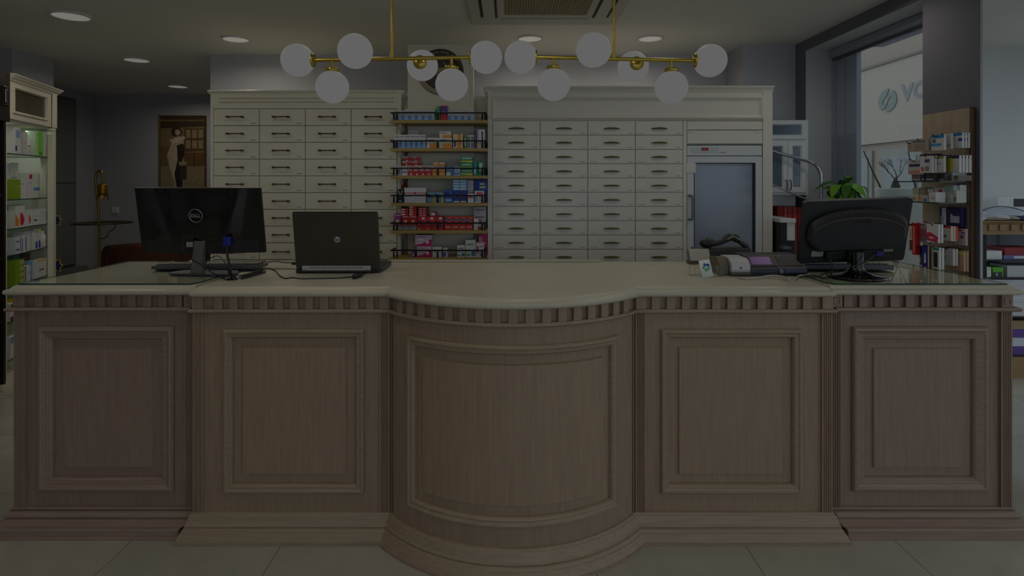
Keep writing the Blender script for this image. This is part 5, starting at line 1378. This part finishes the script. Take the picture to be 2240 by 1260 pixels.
MB().box(-.075, .09, -.0615, -.06, .10, .165).build('picture', BLACK, wd_, local=True)

# ------------------------------------------------------------------ things on the counter
CT, GT = 1.0603, 1.0668                              # worktop and glass sheet surfaces
def curved_back(mb, w, h, fn, nx=28, ny=16, mi=0, u0=0, u1=1, v0=0, v1=1):
    """back shell seen from the customer side: fn(u, v) is how far it bulges"""
    vs = []; fs = []
    for j in range(ny + 1):
        for i in range(nx + 1):
            u = u0 + (u1 - u0) * i / nx; v = v0 + (v1 - v0) * j / ny
            vs.append((-w / 2 + w * u, -fn(u, v), -h / 2 + h * v))
    for j in range(ny):
        for i in range(nx): a = j * (nx + 1) + i; fs.append((a, a + 1, a + nx + 2, a + nx + 1))
    mb.add(vs, fs, mi, True)

# large monitor with the round logo
mn = thing('monitor', 'large glossy black computer monitor seen from behind with a round silver logo', 'monitor', (-1.478, 2.76, GT))
mz = ZY(482, 2.75) - GT
Rm = Matrix.Translation((0, -.01, mz)) @ Matrix.Rotation(math.radians(10.5), 4, 'X')
def shell(u, v):
    e = min(u, 1 - u, 1.0) * 10
    c = math.exp(-((u - .5) / .30) ** 2 * 1.2) * (.5 + .5 * math.sin(PI * min(1, v * 1.1)))
    rid = .010 * math.exp(-((abs(u - .5) - .19 - .14 * v) / .055) ** 2)
    return .006 + .034 * c * min(1, e) + rid * min(1, e)
mb = MB(); curved_back(mb, .596, .318, shell, 44, 24, v0=.20); mb.v = [Rm @ p for p in mb.v]
mb.build('back_cover', BLACKG, mn, local=True)
mb = MB(); curved_back(mb, .594, .318, lambda u, v: shell(u, .2) * .9, 30, 4, v0=0, v1=.205); mb.v = [Rm @ p for p in mb.v]
mb.build('lower_cover', M('matte_black_plastic', (.12, .12, .12), .6), mn, local=True)
mb = MB(); mb.box(-.299, .299, -.006, .012, -.160, .160, mat=Rm); bz_ = mb.build('bezel', BLACK, mn, local=True, bevel=.003)
mb = MB(); mb.box(-.290, .290, .012, .0125, -.150, .150, mat=Rm); mb.build('screen', M('screen_glass_dark', (.03, .03, .04), .1), mn, local=True)
SIL = M('silver_print', (.62, .63, .65), .3, .6)
ring = MB(); n = 40
lc = Vector((.002, -.046, .034))
vs = []; fs = []
for k in range(n):
    a = 2 * PI * k / n
    for r, y in ((.0335, 0), (.0335, -.002), (.0300, -.002), (.0300, 0)): vs.append(lc + Vector((r * math.cos(a), y, r * math.sin(a))))
for k in range(n):
    k2 = (k + 1) % n
    for q in range(4): fs.append((4 * k + q, 4 * k2 + q, 4 * k2 + (q + 1) % 4, 4 * k + (q + 1) % 4))
ring.add([Rm @ Vector(v) for v in vs], fs, 0, True)
lr_ = ring.build('logo_ring', SIL, mn, local=True)
me = text_mesh('D LL', .0235, .0006, 'logo_letters', SIL, bold=.0009)
Lm = Rm @ Matrix.Translation(lc + Vector((0, -.0005, -.0005))) @ Matrix.Rotation(PI / 2, 4, 'X')
o = place('logo_letters', me, mn, Lm.to_translation(), Lm.to_euler())
me = text_mesh('E', .0215, .0006, 'logo_letters', SIL, bold=.0009)
Lm2 = Rm @ Matrix.Translation(lc + Vector((-.0052, -.0005, -.0003))) @ Matrix.Rotation(math.radians(-38), 4, 'Y') @ Matrix.Rotation(PI / 2, 4, 'X')
place('logo_letters', me, mn, Lm2.to_translation(), Lm2.to_euler())
# stand
mb = MB(); mb.prism([(-.026, .0), (.030, .0), (.020, .085), (.026, .185), (-.032, .185), (-.028, .09)], -.012, .012, lambda u, v, w: (u + .005, -.055 + w * 1.0 + .05 * v / .185, v + .006))
mb.build('stand_neck', M('grey_black_stand', (.34, .34, .33), .45), mn, local=True)
mb = MB(); mb.prism([(-.135, .02), (-.12, -.02), (.10, -.045), (.17, -.03), (.20, .0), (.16, .07), (-.10, .085)], 0.0003, .008, lambda u, v, w: (u, v - .05, w)); mb.build('stand_base', M('grey_black_base', (.28, .29, .32), .35), mn, local=True, bevel=.002)
vg = MB().box(.128, .160, -.060, -.028, mz - .118, mz - .076).build('video_plug', M('vga_blue', (.12, .14, .55), .4), mn, local=True, bevel=.004)
MB().tube([(.144, -.045, mz - .118), (.146, -.048, mz - .145)], [.008, .005], 8).build('strain_relief', BLACK, vg, local=True)
MB().box(-.048, -.018, -.052, -.0505, mz - .124, mz - .100).build('rating_label', paper((.55, .55, .55)), mn, local=True)

# cables around the big monitor
hole = PZ(505, 612, CT)
def cable(name, label, pts, r=.0026, mat=None, group=None, seg=7):
    o = MB().tube(smooth_path(pts, 8), r, seg).build(name, mat or CABLE)
    tag(o, label, 'cable', group); return o
vx = Vector((-1.332, 2.705, 1.20))
cable('video_cable', 'black video cable dropping from the blue plug to the counter top', [vx, P(497, 556, 2.68), P(500, 570, 2.66), P(504, 590, 2.64), P(508, 603, 2.62), hole + Vector((.008, .03, .005))], .0052)
cable('power_cable', 'thin black power cable arching down from the round-logo monitor', [P(401, 530, 2.69), P(401, 545, 2.685), P(412, 562, 2.66), P(440, 580, 2.61), P(465, 597, 2.60), PZ(482, 604, GT + .003), PZ(496, 612, CT + .004)], .0028)
cable('mouse_cable', 'thin black mouse cable looping behind the keyboard', [P(447, 579, 2.80), P(455, 570, 2.82), P(468, 561, 2.84), P(480, 561, 2.84), P(490, 572, 2.78), P(500, 590, 2.68), PZ(506, 608, CT + .004)], .0022)
cable('thin_cable', 'thin grey black cable lying over the monitor base', [PZ(450, 588, GT + .012), PZ(466, 590, GT + .012), PZ(474, 597, GT + .004), PZ(478, 606, GT + .003), PZ(500, 612, CT + .004)], .0018)
for k in range(4):
    cable('cable_strand', 'short black cable strand bundled at the cable hole beside the keyboard', [P(499 + 2 * k, 590 + k, 2.63), PZ(500 + 4 * k, 606 + k, CT + .012), PZ(496 + 7 * k, 611 + (k % 2), CT + .004)], .0022, group='cable strands at the cable hole')
cg = MB().lathe([(.028, 0), (.028, .003), (.020, .004), (.018, .001)], hole + Vector((0, .012, -.0002)), 20).build('cable_grommet', BLACK)
tag(cg, 'small black cable grommet in the cream worktop', 'grommet')
c0, c1 = PZ(526, 608, CT + .010), PZ(578, 594, CT + .010)
pts = []
n = 15 * 10
for k in range(n + 1):
    t_ = k / n; a = 2 * PI * 15 * t_
    ax = c0.lerp(c1, t_); dirv = (c1 - c0).normalized(); sd = dirv.cross(Vector((0, 0, 1)))
    pts.append(ax + sd * .0085 * math.cos(a) + Vector((0, 0, .0085 * math.sin(a) + .002)))
o = MB().tube(pts, .0024, 6).build('coiled_cable', CABLE); tag(o, 'black coiled cable on the worktop beside the keyboard', 'cable')

# keyboard and mouse behind the big monitor
kb = thing('keyboard', 'black keyboard lying on the glass sheet behind the round-logo monitor', 'keyboard', PZ(458, 588, GT) + Vector((0, .02, 0)), math.radians(1.5))
mb = MB(); mb.prism([(-.075, .002), (-.075, .012), (.075, .024), (.078, .006)], -.255, .255, lambda u, v, w: (w, -u, v)); mb.build('case', M('keyboard_slate', (.30, .31, .33), .45), kb, local=True, bevel=.003)
kcap = MB().box(-.0072, .0072, -.0068, .0068, 0, .006).mesh('key', M('key_black', (.27, .28, .30), .5))
for r in range(5):
    for c in range(20):
        place('key', kcap, kb, (-.232 + .0243 * c, -.058 + .0285 * r, .0225 - .0023 * r))
for x in (-.22, .22): MB().box(x - .02, x + .02, -.07, -.055, 0, .012).build('foot', BLACK, kb, local=True)
ms = thing('mouse', 'silver grey computer mouse on the glass beside the monitor stand', 'mouse', PZ(418, 582, GT) + Vector((0, .03, 0)), .3)
MB().ball((0, 0, .010), .030, 20, 12, (1.0, 1.6, .75)).build('shell', M('mouse_silver', (.60, .58, .58), .3), ms, local=True)
MB().ball((.012, -.012, .024), .010, 12, 8, (.9, 1.4, .6)).build('red_mark', M('mouse_red', (.70, .16, .14), .35), ms, local=True)

# laptop
LYB = 2.79
lp = thing('laptop', 'dark bronze laptop standing open with its lid to the customers and small round logo', 'laptop', (PX(740, LYB), LYB, CT))
LW = .412
LID = M('bronze_black_lid', (.26, .24, .205), .38, .2, var=.05, scale=4)
mb = MB(); mb.prism([(-LW / 2, .0), (LW / 2, .0), (LW / 2, .262), (-LW / 2, .262)], 0.004, .024, lambda u, v, w: (u, v, w)); mb.build('base', BLACK, lp, local=True, bevel=.004)
for k in range(3): MB().box(LW / 2 - .0005, LW / 2 + .0006, .05 + .06 * k, .09 + .06 * k, .009, .018).build('port', M('port_silver', (.45, .46, .47), .35, .5), lp, local=True)
RL = Matrix.Translation((0, .003, .020)) @ Matrix.Rotation(math.radians(11), 4, 'X')
mb = MB(); mb.box(-LW / 2, LW / 2, -.006, .006, .006, .282, mat=RL); mb.build('lid', LID, lp, local=True, bevel=.005)
mb = MB(); mb.box(-LW / 2 + .004, LW / 2 - .004, -.0055, .0075, .2825, .286, mat=RL); mb.build('lid_edge', BLACK, lp, local=True)
mb = MB(); mb.box(-LW / 2 + .012, LW / 2 - .012, .006, .0066, .018, .268, mat=RL); mb.build('screen', M('screen_glass_dark', (.03, .03, .04), .1), lp, local=True)
mb = MB(); mb.box(-.173, .160, -.012, .006, .006, .036); mb.build('hinge_cover', M('hinge_silver', (.66, .66, .66), .4), lp, local=True, bevel=.002)
mb = MB(); mb.box(-.134, .124, -.0128, -.0115, .024, .031); mb.build('hinge_slot', M('hinge_silver_dark', (.52, .51, .48), .4), lp, local=True)
for x in (-.160, -.066, .052, .146): MB().lathe([(.0022, 0), (.0022, .0012)], (x, -.0120, .018), 10, mat=flat).build('screw', DARKG, lp, local=True)
mb = MB(); mb.box(-LW / 2 + .004, LW / 2 - .02, -.018, .0, .003, .014); mb.build('rear_edge', BLACK, lp, local=True, bevel=.004)
mb = MB(); mb.lathe([(.0145, 0), (.0145, .0010)], seg=28, mat=flat); mb.v = [RL @ (v + Vector((.004, -.006, .150))) for v in mb.v]
lg = mb.build('logo_disc', M('logo_silver_lilac', (.74, .72, .82), .3), lp, local=True)
me = text_mesh('hp', .023, .0006, 'logo_letters', M('logo_dark', (.10, .09, .10), .4), bold=.0002)
Lm = RL @ Matrix.Translation((.004, -.0077, .151)) @ Matrix.Rotation(PI / 2, 4, 'X') @ Matrix(((1, .25, 0, 0), (0, 1, 0, 0), (0, 0, 1, 0), (0, 0, 0, 1)))
for v in me.vertices: v.co.x += .25 * v.co.y
Lm = RL @ Matrix.Translation((.004, -.0077, .151)) @ Matrix.Rotation(PI / 2, 4, 'X')
place('logo_letters', me, lg, Lm.to_translation(), Lm.to_euler())
cable('power_lead', 'black power lead snaking from the laptop along the worktop', [PZ(812, 594, CT + .010), PZ(800, 598, CT + .006), PZ(790, 602, CT + .004), PZ(770, 605, CT + .003), PZ(740, 608, CT + .003), PZ(690, 609, CT + .003), PZ(660, 609.5, CT + .003), PZ(640, 607, CT + .003), PZ(625, 609, CT + .003), PZ(612, 603, CT + .003), PZ(602, 592, CT + .003), PZ(590, 587.5, CT + .003), PZ(574, 589, CT + .003), PZ(560, 596, CT + .003)], .0026)
a_, b_ = PZ(792, 600, CT + .011), PZ(772, 606, CT + .011)
fb_ = MB().tube([a_, a_.lerp(b_, .1), a_.lerp(b_, .5), a_.lerp(b_, .9), b_], [.005, .0105, .0105, .0105, .005], 14).build('ferrite_bead', BLACK)
tag(fb_, 'black ferrite bead on the laptop power lead', 'ferrite bead')
cable('network_lead', 'thin dark lead running to the back of the laptop from the keyboard side', [PZ(582, 575.5, CT + .003), PZ(600, 571.5, CT + .004), PZ(620, 574, CT + .003), PZ(640, 575, CT + .004), PZ(652, 578, CT + .004)], .0024)
cable('straight_lead', 'thin dark lead running straight along the worktop to the laptop hinge', [PZ(584, 588, CT + .003), PZ(610, 588.2, CT + .003), PZ(648, 588.5, CT + .003)], .0018)
o = MB().box(0, .05, 0, .035, .0003, .012).build('usb_dongle', BLACK, bevel=.003); o.location = PZ(637, 579, CT); tag(o, 'small black dongle lying at the laptop corner', 'dongle')

# monitor with the oval ridged back
vm = thing('monitor', 'black computer monitor seen from behind with oval ridged housing and gloss round foot', 'monitor', (PX(1872, 2.64), 2.66, GT))
vz = ZY(504, 2.66) - GT
VR = Matrix.Translation((0, -.005, vz)) @ Matrix.Rotation(math.radians(-2.0), 4, 'Y') @ Matrix.Rotation(math.radians(15), 4, 'X')
VB = M('satin_black_plastic', (.105, .105, .125), .42)
vw, vh = .492, .305
mb = MB(); pts = []
for (cx_, cz_, a0) in ((vw / 2 - .015, vh / 2 - .015, 0), (-vw / 2 + .015, vh / 2 - .015, 90), (-vw / 2 + .015, -vh / 2 + .015, 180), (vw / 2 - .015, -vh / 2 + .015, 270)):
    for k in range(5):
        a = math.radians(a0 + 22.5 * k); pts.append((cx_ + .015 * math.cos(a), cz_ + .015 * math.sin(a)))
mb.prism(pts, -.012, .016, lambda u, v, w: (u, w, v)); mb.v = [VR @ p for p in mb.v]; mb.build('bezel', VB, vm, local=True, bevel=.003)
mb = MB(); mb.box(-vw / 2 + .018, vw / 2 - .018, .016, .0165, -vh / 2 + .022, vh / 2 - .018, mat=VR); mb.build('screen', M('screen_glass_dark', (.03, .03, .04), .1), vm, local=True)
# oval housing: flat-bottomed rounded hump
def oval_pts(k_):
    pts = []
    for k in range(25):
        a = PI * k / 24
        pts.append((.230 * k_ * math.cos(a), (.008 + .108 * math.sin(a) ** .75) * k_))
    pts += [(-.230 * k_, -.030), (-.212 * k_, -.060 * k_), (-.18 * k_, -.088 * k_), (.18 * k_, -.088 * k_), (.212 * k_, -.060 * k_), (.230 * k_, -.030)]
    return pts
rings = [(1.0, -.012), (.99, -.028), (.95, -.038), (.90, -.041)]
mb = MB(); vs = []; fs = []
N = len(oval_pts(1))
for k_, y in rings: vs += [(u, y, v) for u, v in oval_pts(k_)]
for i in range(len(rings) - 1):
    for k in range(N): fs.append((i * N + k, i * N + (k + 1) % N, (i + 1) * N + (k + 1) % N, (i + 1) * N + k))
fs.append(tuple(range((len(rings) - 1) * N, len(rings) * N)))
mb.add([VR @ Vector(v) for v in vs], fs, 0, False); mb.build('rear_housing', VB, vm, local=True, bevel=.002)
RIB = M('rib_grey_black', (.34, .33, .31), .35)
mb = MB()
for k in range(76):
    a = PI * (.075 + .85 * k / 75)
    u1_, v1_ = .222 * math.cos(a), .008 + .103 * math.sin(a) ** .75
    u2_, v2_ = u1_ * .955, v1_ - .018 - .018 * math.sin(a)
    mb.tube([VR @ Vector((u1_, -.0385, v1_ + .006)), VR @ Vector(((u1_ + u2_) / 2, -.0445, (v1_ + v2_) / 2)), VR @ Vector((u2_, -.043, v2_))], .0011, 5)
rb = mb.build('vent_ribs', RIB, vm, local=True)
mb = MB(); mb.tube([VR @ Vector((.212 * math.cos(PI * (.05 + .9 * k / 40)), -.0425, -.020 + .096 * math.sin(PI * (.05 + .9 * k / 40)) ** .75)) for k in range(41)], .0022, 6); mb.build('housing_ridge', RIB, vm, local=True)
me = text_mesh('ViewSonic', .017, .0006, 'logo_letters', M('logo_faint_black', (.035, .035, .04), .3), bold=.0004)
Lm = VR @ Matrix.Translation((.012, -.0418, .056)) @ Matrix.Rotation(PI / 2, 4, 'X'); place('logo_letters', me, vm, Lm.to_translation(), Lm.to_euler())
for x in (-.02, .035):
    for z in (.038, -.052):
        mb = MB(); mb.lathe([(.003, 0), (.003, .001)], seg=10, mat=flat); mb.v = [VR @ (v + Vector((x, -.041, z))) for v in mb.v]; mb.build('screw', M('screw_dark', (.05, .05, .05), .3, .5), vm, local=True)
for x0, x1, z0, z1 in ((-.192, -.138, -.118, -.090), (.145, .187, -.105, -.091)):
    mb = MB(); mb.box(x0, x1, -.0132, -.012, z0, z1, mat=VR); lb_ = mb.build('rating_label', paper((.62, .62, .60)), vm, local=True)
    for q in range(3): mb = MB(); mb.box(x0 + .006, x1 - .006, -.0136, -.0131, z0 + (z1 - z0) * (.2 + .25 * q), z0 + (z1 - z0) * (.26 + .25 * q), mat=VR); mb.build('print_line', paper((.40, .40, .40)), lb_, local=True)
mb = MB(); mb.box(-.13, .13, -.030, -.012, -.130, -.089, mat=VR); mb.build('port_bay', M('port_bay_black', (.05, .05, .055), .6), vm, local=True, bevel=.004)
mb = MB(); mb.box(.095, .128, -.040, -.030, -.118, -.096, mat=VR); mb.build('video_plug', M('vga_navy', (.16, .16, .46), .45), vm, local=True, bevel=.003)
mb = MB(); mb.prism([(-.044, -.14), (.044, -.14), (.040, -.09), (.034, -.084), (-.034, -.084), (-.040, -.09)], -.055, -.012, lambda u, v, w: VR @ Vector((u, w, v))); mb.build('neck_socket', VB, vm, local=True, bevel=.003)
mb = MB()
mb.lathe([(.030, .018), (.028, .06), (.027, .115)], (.0, -.03, 0), 24); mb.build('stand_neck', BLACKG, vm, local=True)
mb = MB(); mb.lathe([(.125, 0.0004), (.127, .004), (.120, .008), (.075, .014), (.045, .024), (.034, .036), (.030, .05)], (0, -.03, 0), 48); mb.v = [Vector((v.x, v.y * .92, v.z)) for v in mb.v]; mb.build('stand_foot', BLACKG, vm, local=True)

cable('video_cable', 'black video cable drooping from the oval-backed monitor across its stand', [P(1915, 556, 2.60), P(1900, 568, 2.57), P(1880, 579, 2.55), P(1858, 584, 2.545), P(1830, 590, 2.56), PZ(1800, 600, GT + .004), PZ(1785, 605, GT + .003), PZ(1760, 600, CT + .008), PZ(1745, 604, CT + .004), PZ(1738, 612, CT + .003)], .0030)
cable('power_cable', 'black power cable hanging behind the oval-backed monitor foot', [P(1816, 566, 2.62), P(1818, 578, 2.61), P(1821, 588, 2.60), P(1819, 596, 2.58), PZ(1815, 606, GT + .004), PZ(1800, 608, GT + .003), PZ(1780, 602, GT + .003), PZ(1760, 604, CT + .008)], .0030)

# second keyboard with papers
k2 = thing('keyboard', 'grey blue keyboard lying on the glass sheet behind the oval-backed monitor', 'keyboard', PZ(1806, 591, GT) + Vector((.10, .055, 0)), math.radians(-4))
mb = MB(); mb.prism([(-.075, .002), (-.075, .016), (.075, .030), (.078, .006)], -.22, .22, lambda u, v, w: (w, -u, v)); mb.build('case', M('slate_plastic', (.24, .27, .30), .45), k2, local=True, bevel=.003)
for r in range(5):
    for c in range(17): place('key', kcap, k2, (-.195 + .0243 * c, -.058 + .0285 * r, .0285 - .0027 * r))
pp = MB()
pst = thing('paper_sheets', 'white paper sheets stacked on the grey blue keyboard', 'paper', PZ(1810, 577, GT + .036) + Vector((0, .10, -.002)), .1)
for k in range(3): MB().box(-.13 + .01 * k, .13 - .015 * k, -.08, .08, .0012 * k + .0005, .0012 * k + .0015).build('sheet', paper((.80, .81, .82)), pst, local=True)
pn = MB().tube([Vector((0, 0, .006)), Vector((.06, .01, .006)), Vector((.10, .016, .006))], [.004, .004, .002], 8).build('pen', M('pen_white_blue', (.66, .70, .80), .3)); pn.location = PZ(1772, 571, GT + .046) + Vector((0, .06, 0)); tag(pn, 'pale pen lying on the paper sheets', 'pen')

# receipt printer with purple display
rp = thing('receipt_printer', 'dark cash register printer with white paper cover and purple display', 'receipt printer', PZ(1690, 605, CT) + Vector((0, .09, 0)))
ox, oy = rp.location.x, rp.location.y
NAVP = M('navy_black_plastic', (.17, .18, .24), .45)
yf_ = PZ(1690, 604, CT).y
X_ = lambda p: PX(p, yf_ + .01) - ox
Zp = lambda y: ZY(y, yf_ + .005) - CT
fy = yf_ - oy
mb = MB(); mb.prism([(fy + .01, .002), (fy, .012), (fy, Zp(587)), (fy + .012, Zp(585)), (fy + .085, Zp(568) + .012), (fy + .20, Zp(568) + .012), (fy + .20, .002)], X_(1640), X_(1764), lambda u, v, w: (w, u, v)); mb.build('body', NAVP, rp, local=True, bevel=.005)
def slope(u, v): # a point on the sloped deck
    return Vector((X_(u), fy + .012 + .073 * v, Zp(585) + (Zp(568) + .012 - Zp(585)) * v))
def deck(u0, u1, v0, v1, dz, name, mat, par):
    a = [slope(u0, v0), slope(u1, v0), slope(u1 + 1, v1), slope(u0 + 1, v1)]
    nrm = Vector((0, -.35, .94)) * dz
    mb = MB(); vs = a + [p + nrm for p in a]
    mb.add(vs, [(3, 2, 1, 0), (4, 5, 6, 7)] + [(i, (i + 1) % 4, 4 + (i + 1) % 4, 4 + i) for i in range(4)]); return mb.build(name, mat, par, local=True)
db = deck(1642, 1703, .05, .92, .003, 'display_bezel', BLACK, rp)
deck(1648, 1693, .16, .78, .004, 'display', M('purple_display', (.36, .16, .52), .3, emit=.45), rp)
deck(1708, 1758, .1, .9, .002, 'keypad_deck', M('charcoal_deck', (.15, .15, .15), .5), rp)
MB().lathe([(.012, 0), (.012, .008), (.009, .011)], (X_(1706), fy + .002, Zp(593)), 20, mat=flat).build('key_lock', M('lock_steel', (.45, .46, .50), .3, .8), rp, local=True)
MB().box(X_(1715), X_(1763), fy - .003, fy + .01, Zp(597), Zp(588)).build('front_strip', M('slate_blue_strip', (.22, .23, .36), .4), rp, local=True, bevel=.003)
mb = MB(); pts = [(fy + .0, .014), (fy - .008, .030), (fy - .006, .050), (fy + .008, .068), (fy + .035, .080), (fy + .14, .084), (fy + .14, .014)]
mb.prism(pts, X_(1598), X_(1638), lambda u, v, w: (w, u, v)); mb.build('paper_cover', M('printer_white', (.72, .72, .74), .4), rp, local=True, bevel=.006)
mb = MB(); mb.prism([(fy + .004, .002), (fy - .006, .004), (fy - .006, .018), (fy + .14, .018), (fy + .14, .002)], X_(1596), X_(1640), lambda u, v, w: (w, u, v)); mb.build('cover_base', M('brown_grey_plastic', (.28, .27, .26), .5), rp, local=True, bevel=.003)
MB().box(X_(1615), X_(1620), fy - .0085, fy - .004, .036, .043).build('indicator', M('indicator_slate', (.22, .24, .30), .3), rp, local=True)
mb = MB(); mb.prism([(fy + .02, .0), (fy + .02, .05), (fy + .06, .085), (fy + .16, .075), (fy + .16, .0)], X_(1576), X_(1596), lambda u, v, w: (w, u, v)); mb.build('side_module', M('taupe_plastic', (.40, .37, .32), .5), rp, local=True, bevel=.006)
mb = MB(); mb.box(X_(1642), X_(1700), fy + .002, fy + .008, .0022, .012); mb.build('label_strip', BLACK, rp, local=True)

# scanner handsets, notepad, card holder
sn = thing('barcode_scanner', 'dark handheld barcode scanner lying behind the receipt printer', 'barcode scanner', PZ(1610, 586, CT) + Vector((.0, .28, 0)), .15)
zs = .083
mb = MB(); mb.box(-.12, .20, -.03, .08, .0003, zs - .012); mb.build('cradle', M('cradle_grey', (.22, .22, .22), .5), sn, local=True, bevel=.01)
MB().ball((-.055, 0, zs + .018), .034, 22, 12, (1.35, 1.0, .85)).build('head', M('scanner_charcoal', (.15, .15, .15), .35), sn, local=True)
MB().tube(smooth_path([(-.02, 0, zs + .012), (.03, 0, zs + .022), (.07, 0, zs + .045), (.11, .0, zs + .045), (.15, 0, zs + .015), (.19, 0, zs - .01)], 5), [.016] * 8 + [.022] * 10 + [.014] * 8, 14).build('handle', M('scanner_grey', (.20, .21, .20), .3), sn, local=True)
MB().tube(smooth_path([(.055, -.020, zs + .036), (.09, -.024, zs + .052), (.13, -.022, zs + .034)], 5), .005, 8).build('trim', M('scanner_silver', (.55, .56, .54), .3, .4), sn, local=True)
npd = thing('notepad', 'white spiral notepad propped behind the acrylic card holder', 'notepad', PZ(1552, 588, CT) + Vector((0, .16, 0)), 0)
Rn = Matrix.Rotation(math.radians(-32), 4, 'X')
mb = MB(); mb.box(-.045, .065, 0, .008, .004, .075, mat=Matrix.Translation((0, 0, .016)) @ Rn); mb.build('pages', paper((.70, .69, .66)), npd, local=True)
for k in range(9):
    c = Vector((-.047, .01 + .0035 * k, .020 + .0062 * k))
    MB().tube([c + Vector((.006 * math.cos(a * PI / 4), 0, .006 * math.sin(a * PI / 4))) for a in range(9)], .0012, 5).build('spiral_ring', DARKG, npd, local=True)
MB().box(-.05, .07, .0, .06, .0003, .016).build('pad_base', M('pad_taupe', (.36, .33, .28), .6), npd, local=True)
ch = thing('card_holder', 'clear acrylic holder with a white card bearing a blue and green clover', 'card holder', PZ(1549, 607, CT))
ACR = glass_mat('acrylic', (.95, .96, .95))
Rc = Matrix.Rotation(math.radians(-14), 4, 'X') @ Matrix.Rotation(math.radians(-9), 4, 'Y')
mb = MB(); mb.box(-.026, .026, .0, .0012, .0015, .082, mat=Rc); cd = mb.build('card', paper((.86, .88, .88)), ch, local=True)
for k, c in enumerate(((.10, .20, .50), (.12, .30, .66), (.30, .62, .42), (.36, .66, .52), (.34, .62, .62))):
    a = math.radians(72 * k + 40); cc = Vector((.003 + .0125 * math.cos(a), -.0012, .048 + .0125 * math.sin(a)))
    mb = MB(); mb.lathe([(.0072, 0), (.0072, .0008)], seg=14, mat=flat); mb.v = [Rc @ (v + cc) for v in mb.v]; mb.build('clover_leaf', paper(c), cd, local=True)
mb = MB(); mb.box(-.030, .030, -.004, -.0025, .0006, .035, mat=Rc); mb.build('front_lip', ACR, ch, local=True)
mb = MB(); mb.box(-.030, .030, -.004, .05, .0002, .0018); mb.build('holder_base', ACR, ch, local=True)
c2 = thing('leaflet_holder', 'small stepped clear acrylic holder beside the clover card', 'card holder', PZ(1572, 606, CT))
for (a, b, h_) in ((-.018, .002, .052), (.004, .024, .028)):
    MB().box(a, b, 0, .0015, .0004, h_).build('acrylic_step', ACR, c2, local=True)
    MB().box(b - .0015, b, .0015, .03, .0004, h_).build('acrylic_step', ACR, c2, local=True)
MB().box(-.018, .024, .0, .03, .0002, .0014).build('acrylic_base', ACR, c2, local=True)
c3 = thing('leaflet_holder', 'empty clear acrylic stand on the open worktop side of the clover card', 'card holder', PZ(1524, 604, CT))
for x in (-.026, .0, .024): MB().box(x, x + .0015, 0, .05, .0004, .05).build('acrylic_fin', ACR, c3, local=True)
MB().box(-.026, .0255, 0, .05, .0002, .0014).build('acrylic_base', ACR, c3, local=True)
cable('white_cable', 'thick white cable arching in front of the receipt printer', [PZ(1614, 607, CT + .004), PZ(1632, 610, CT + .004), PZ(1655, 607.5, CT + .006), PZ(1680, 603.5, CT + .010), PZ(1700, 603, CT + .010), PZ(1715, 606, CT + .007), PZ(1722, 610, CT + .004), PZ(1727, 615, CT + .0035)], .0036, CABLEG)
cable('white_cable', 'thin white cable under the thick one before the receipt printer', [PZ(1682, 607, CT + .004), PZ(1690, 609, CT + .003), PZ(1705, 609.5, CT + .003), PZ(1715, 612, CT + .003), PZ(1722, 615, CT + .003)], .0024, CABLEG)
cable('white_cable', 'short white cable curling beside the glass sheet corner', [PZ(1736, 614, CT + .0035), PZ(1742, 607, CT + .007), PZ(1750, 602.5, CT + .009), PZ(1760, 602, CT + .008), PZ(1772, 600.5, CT + .012)], .0036, CABLEG)
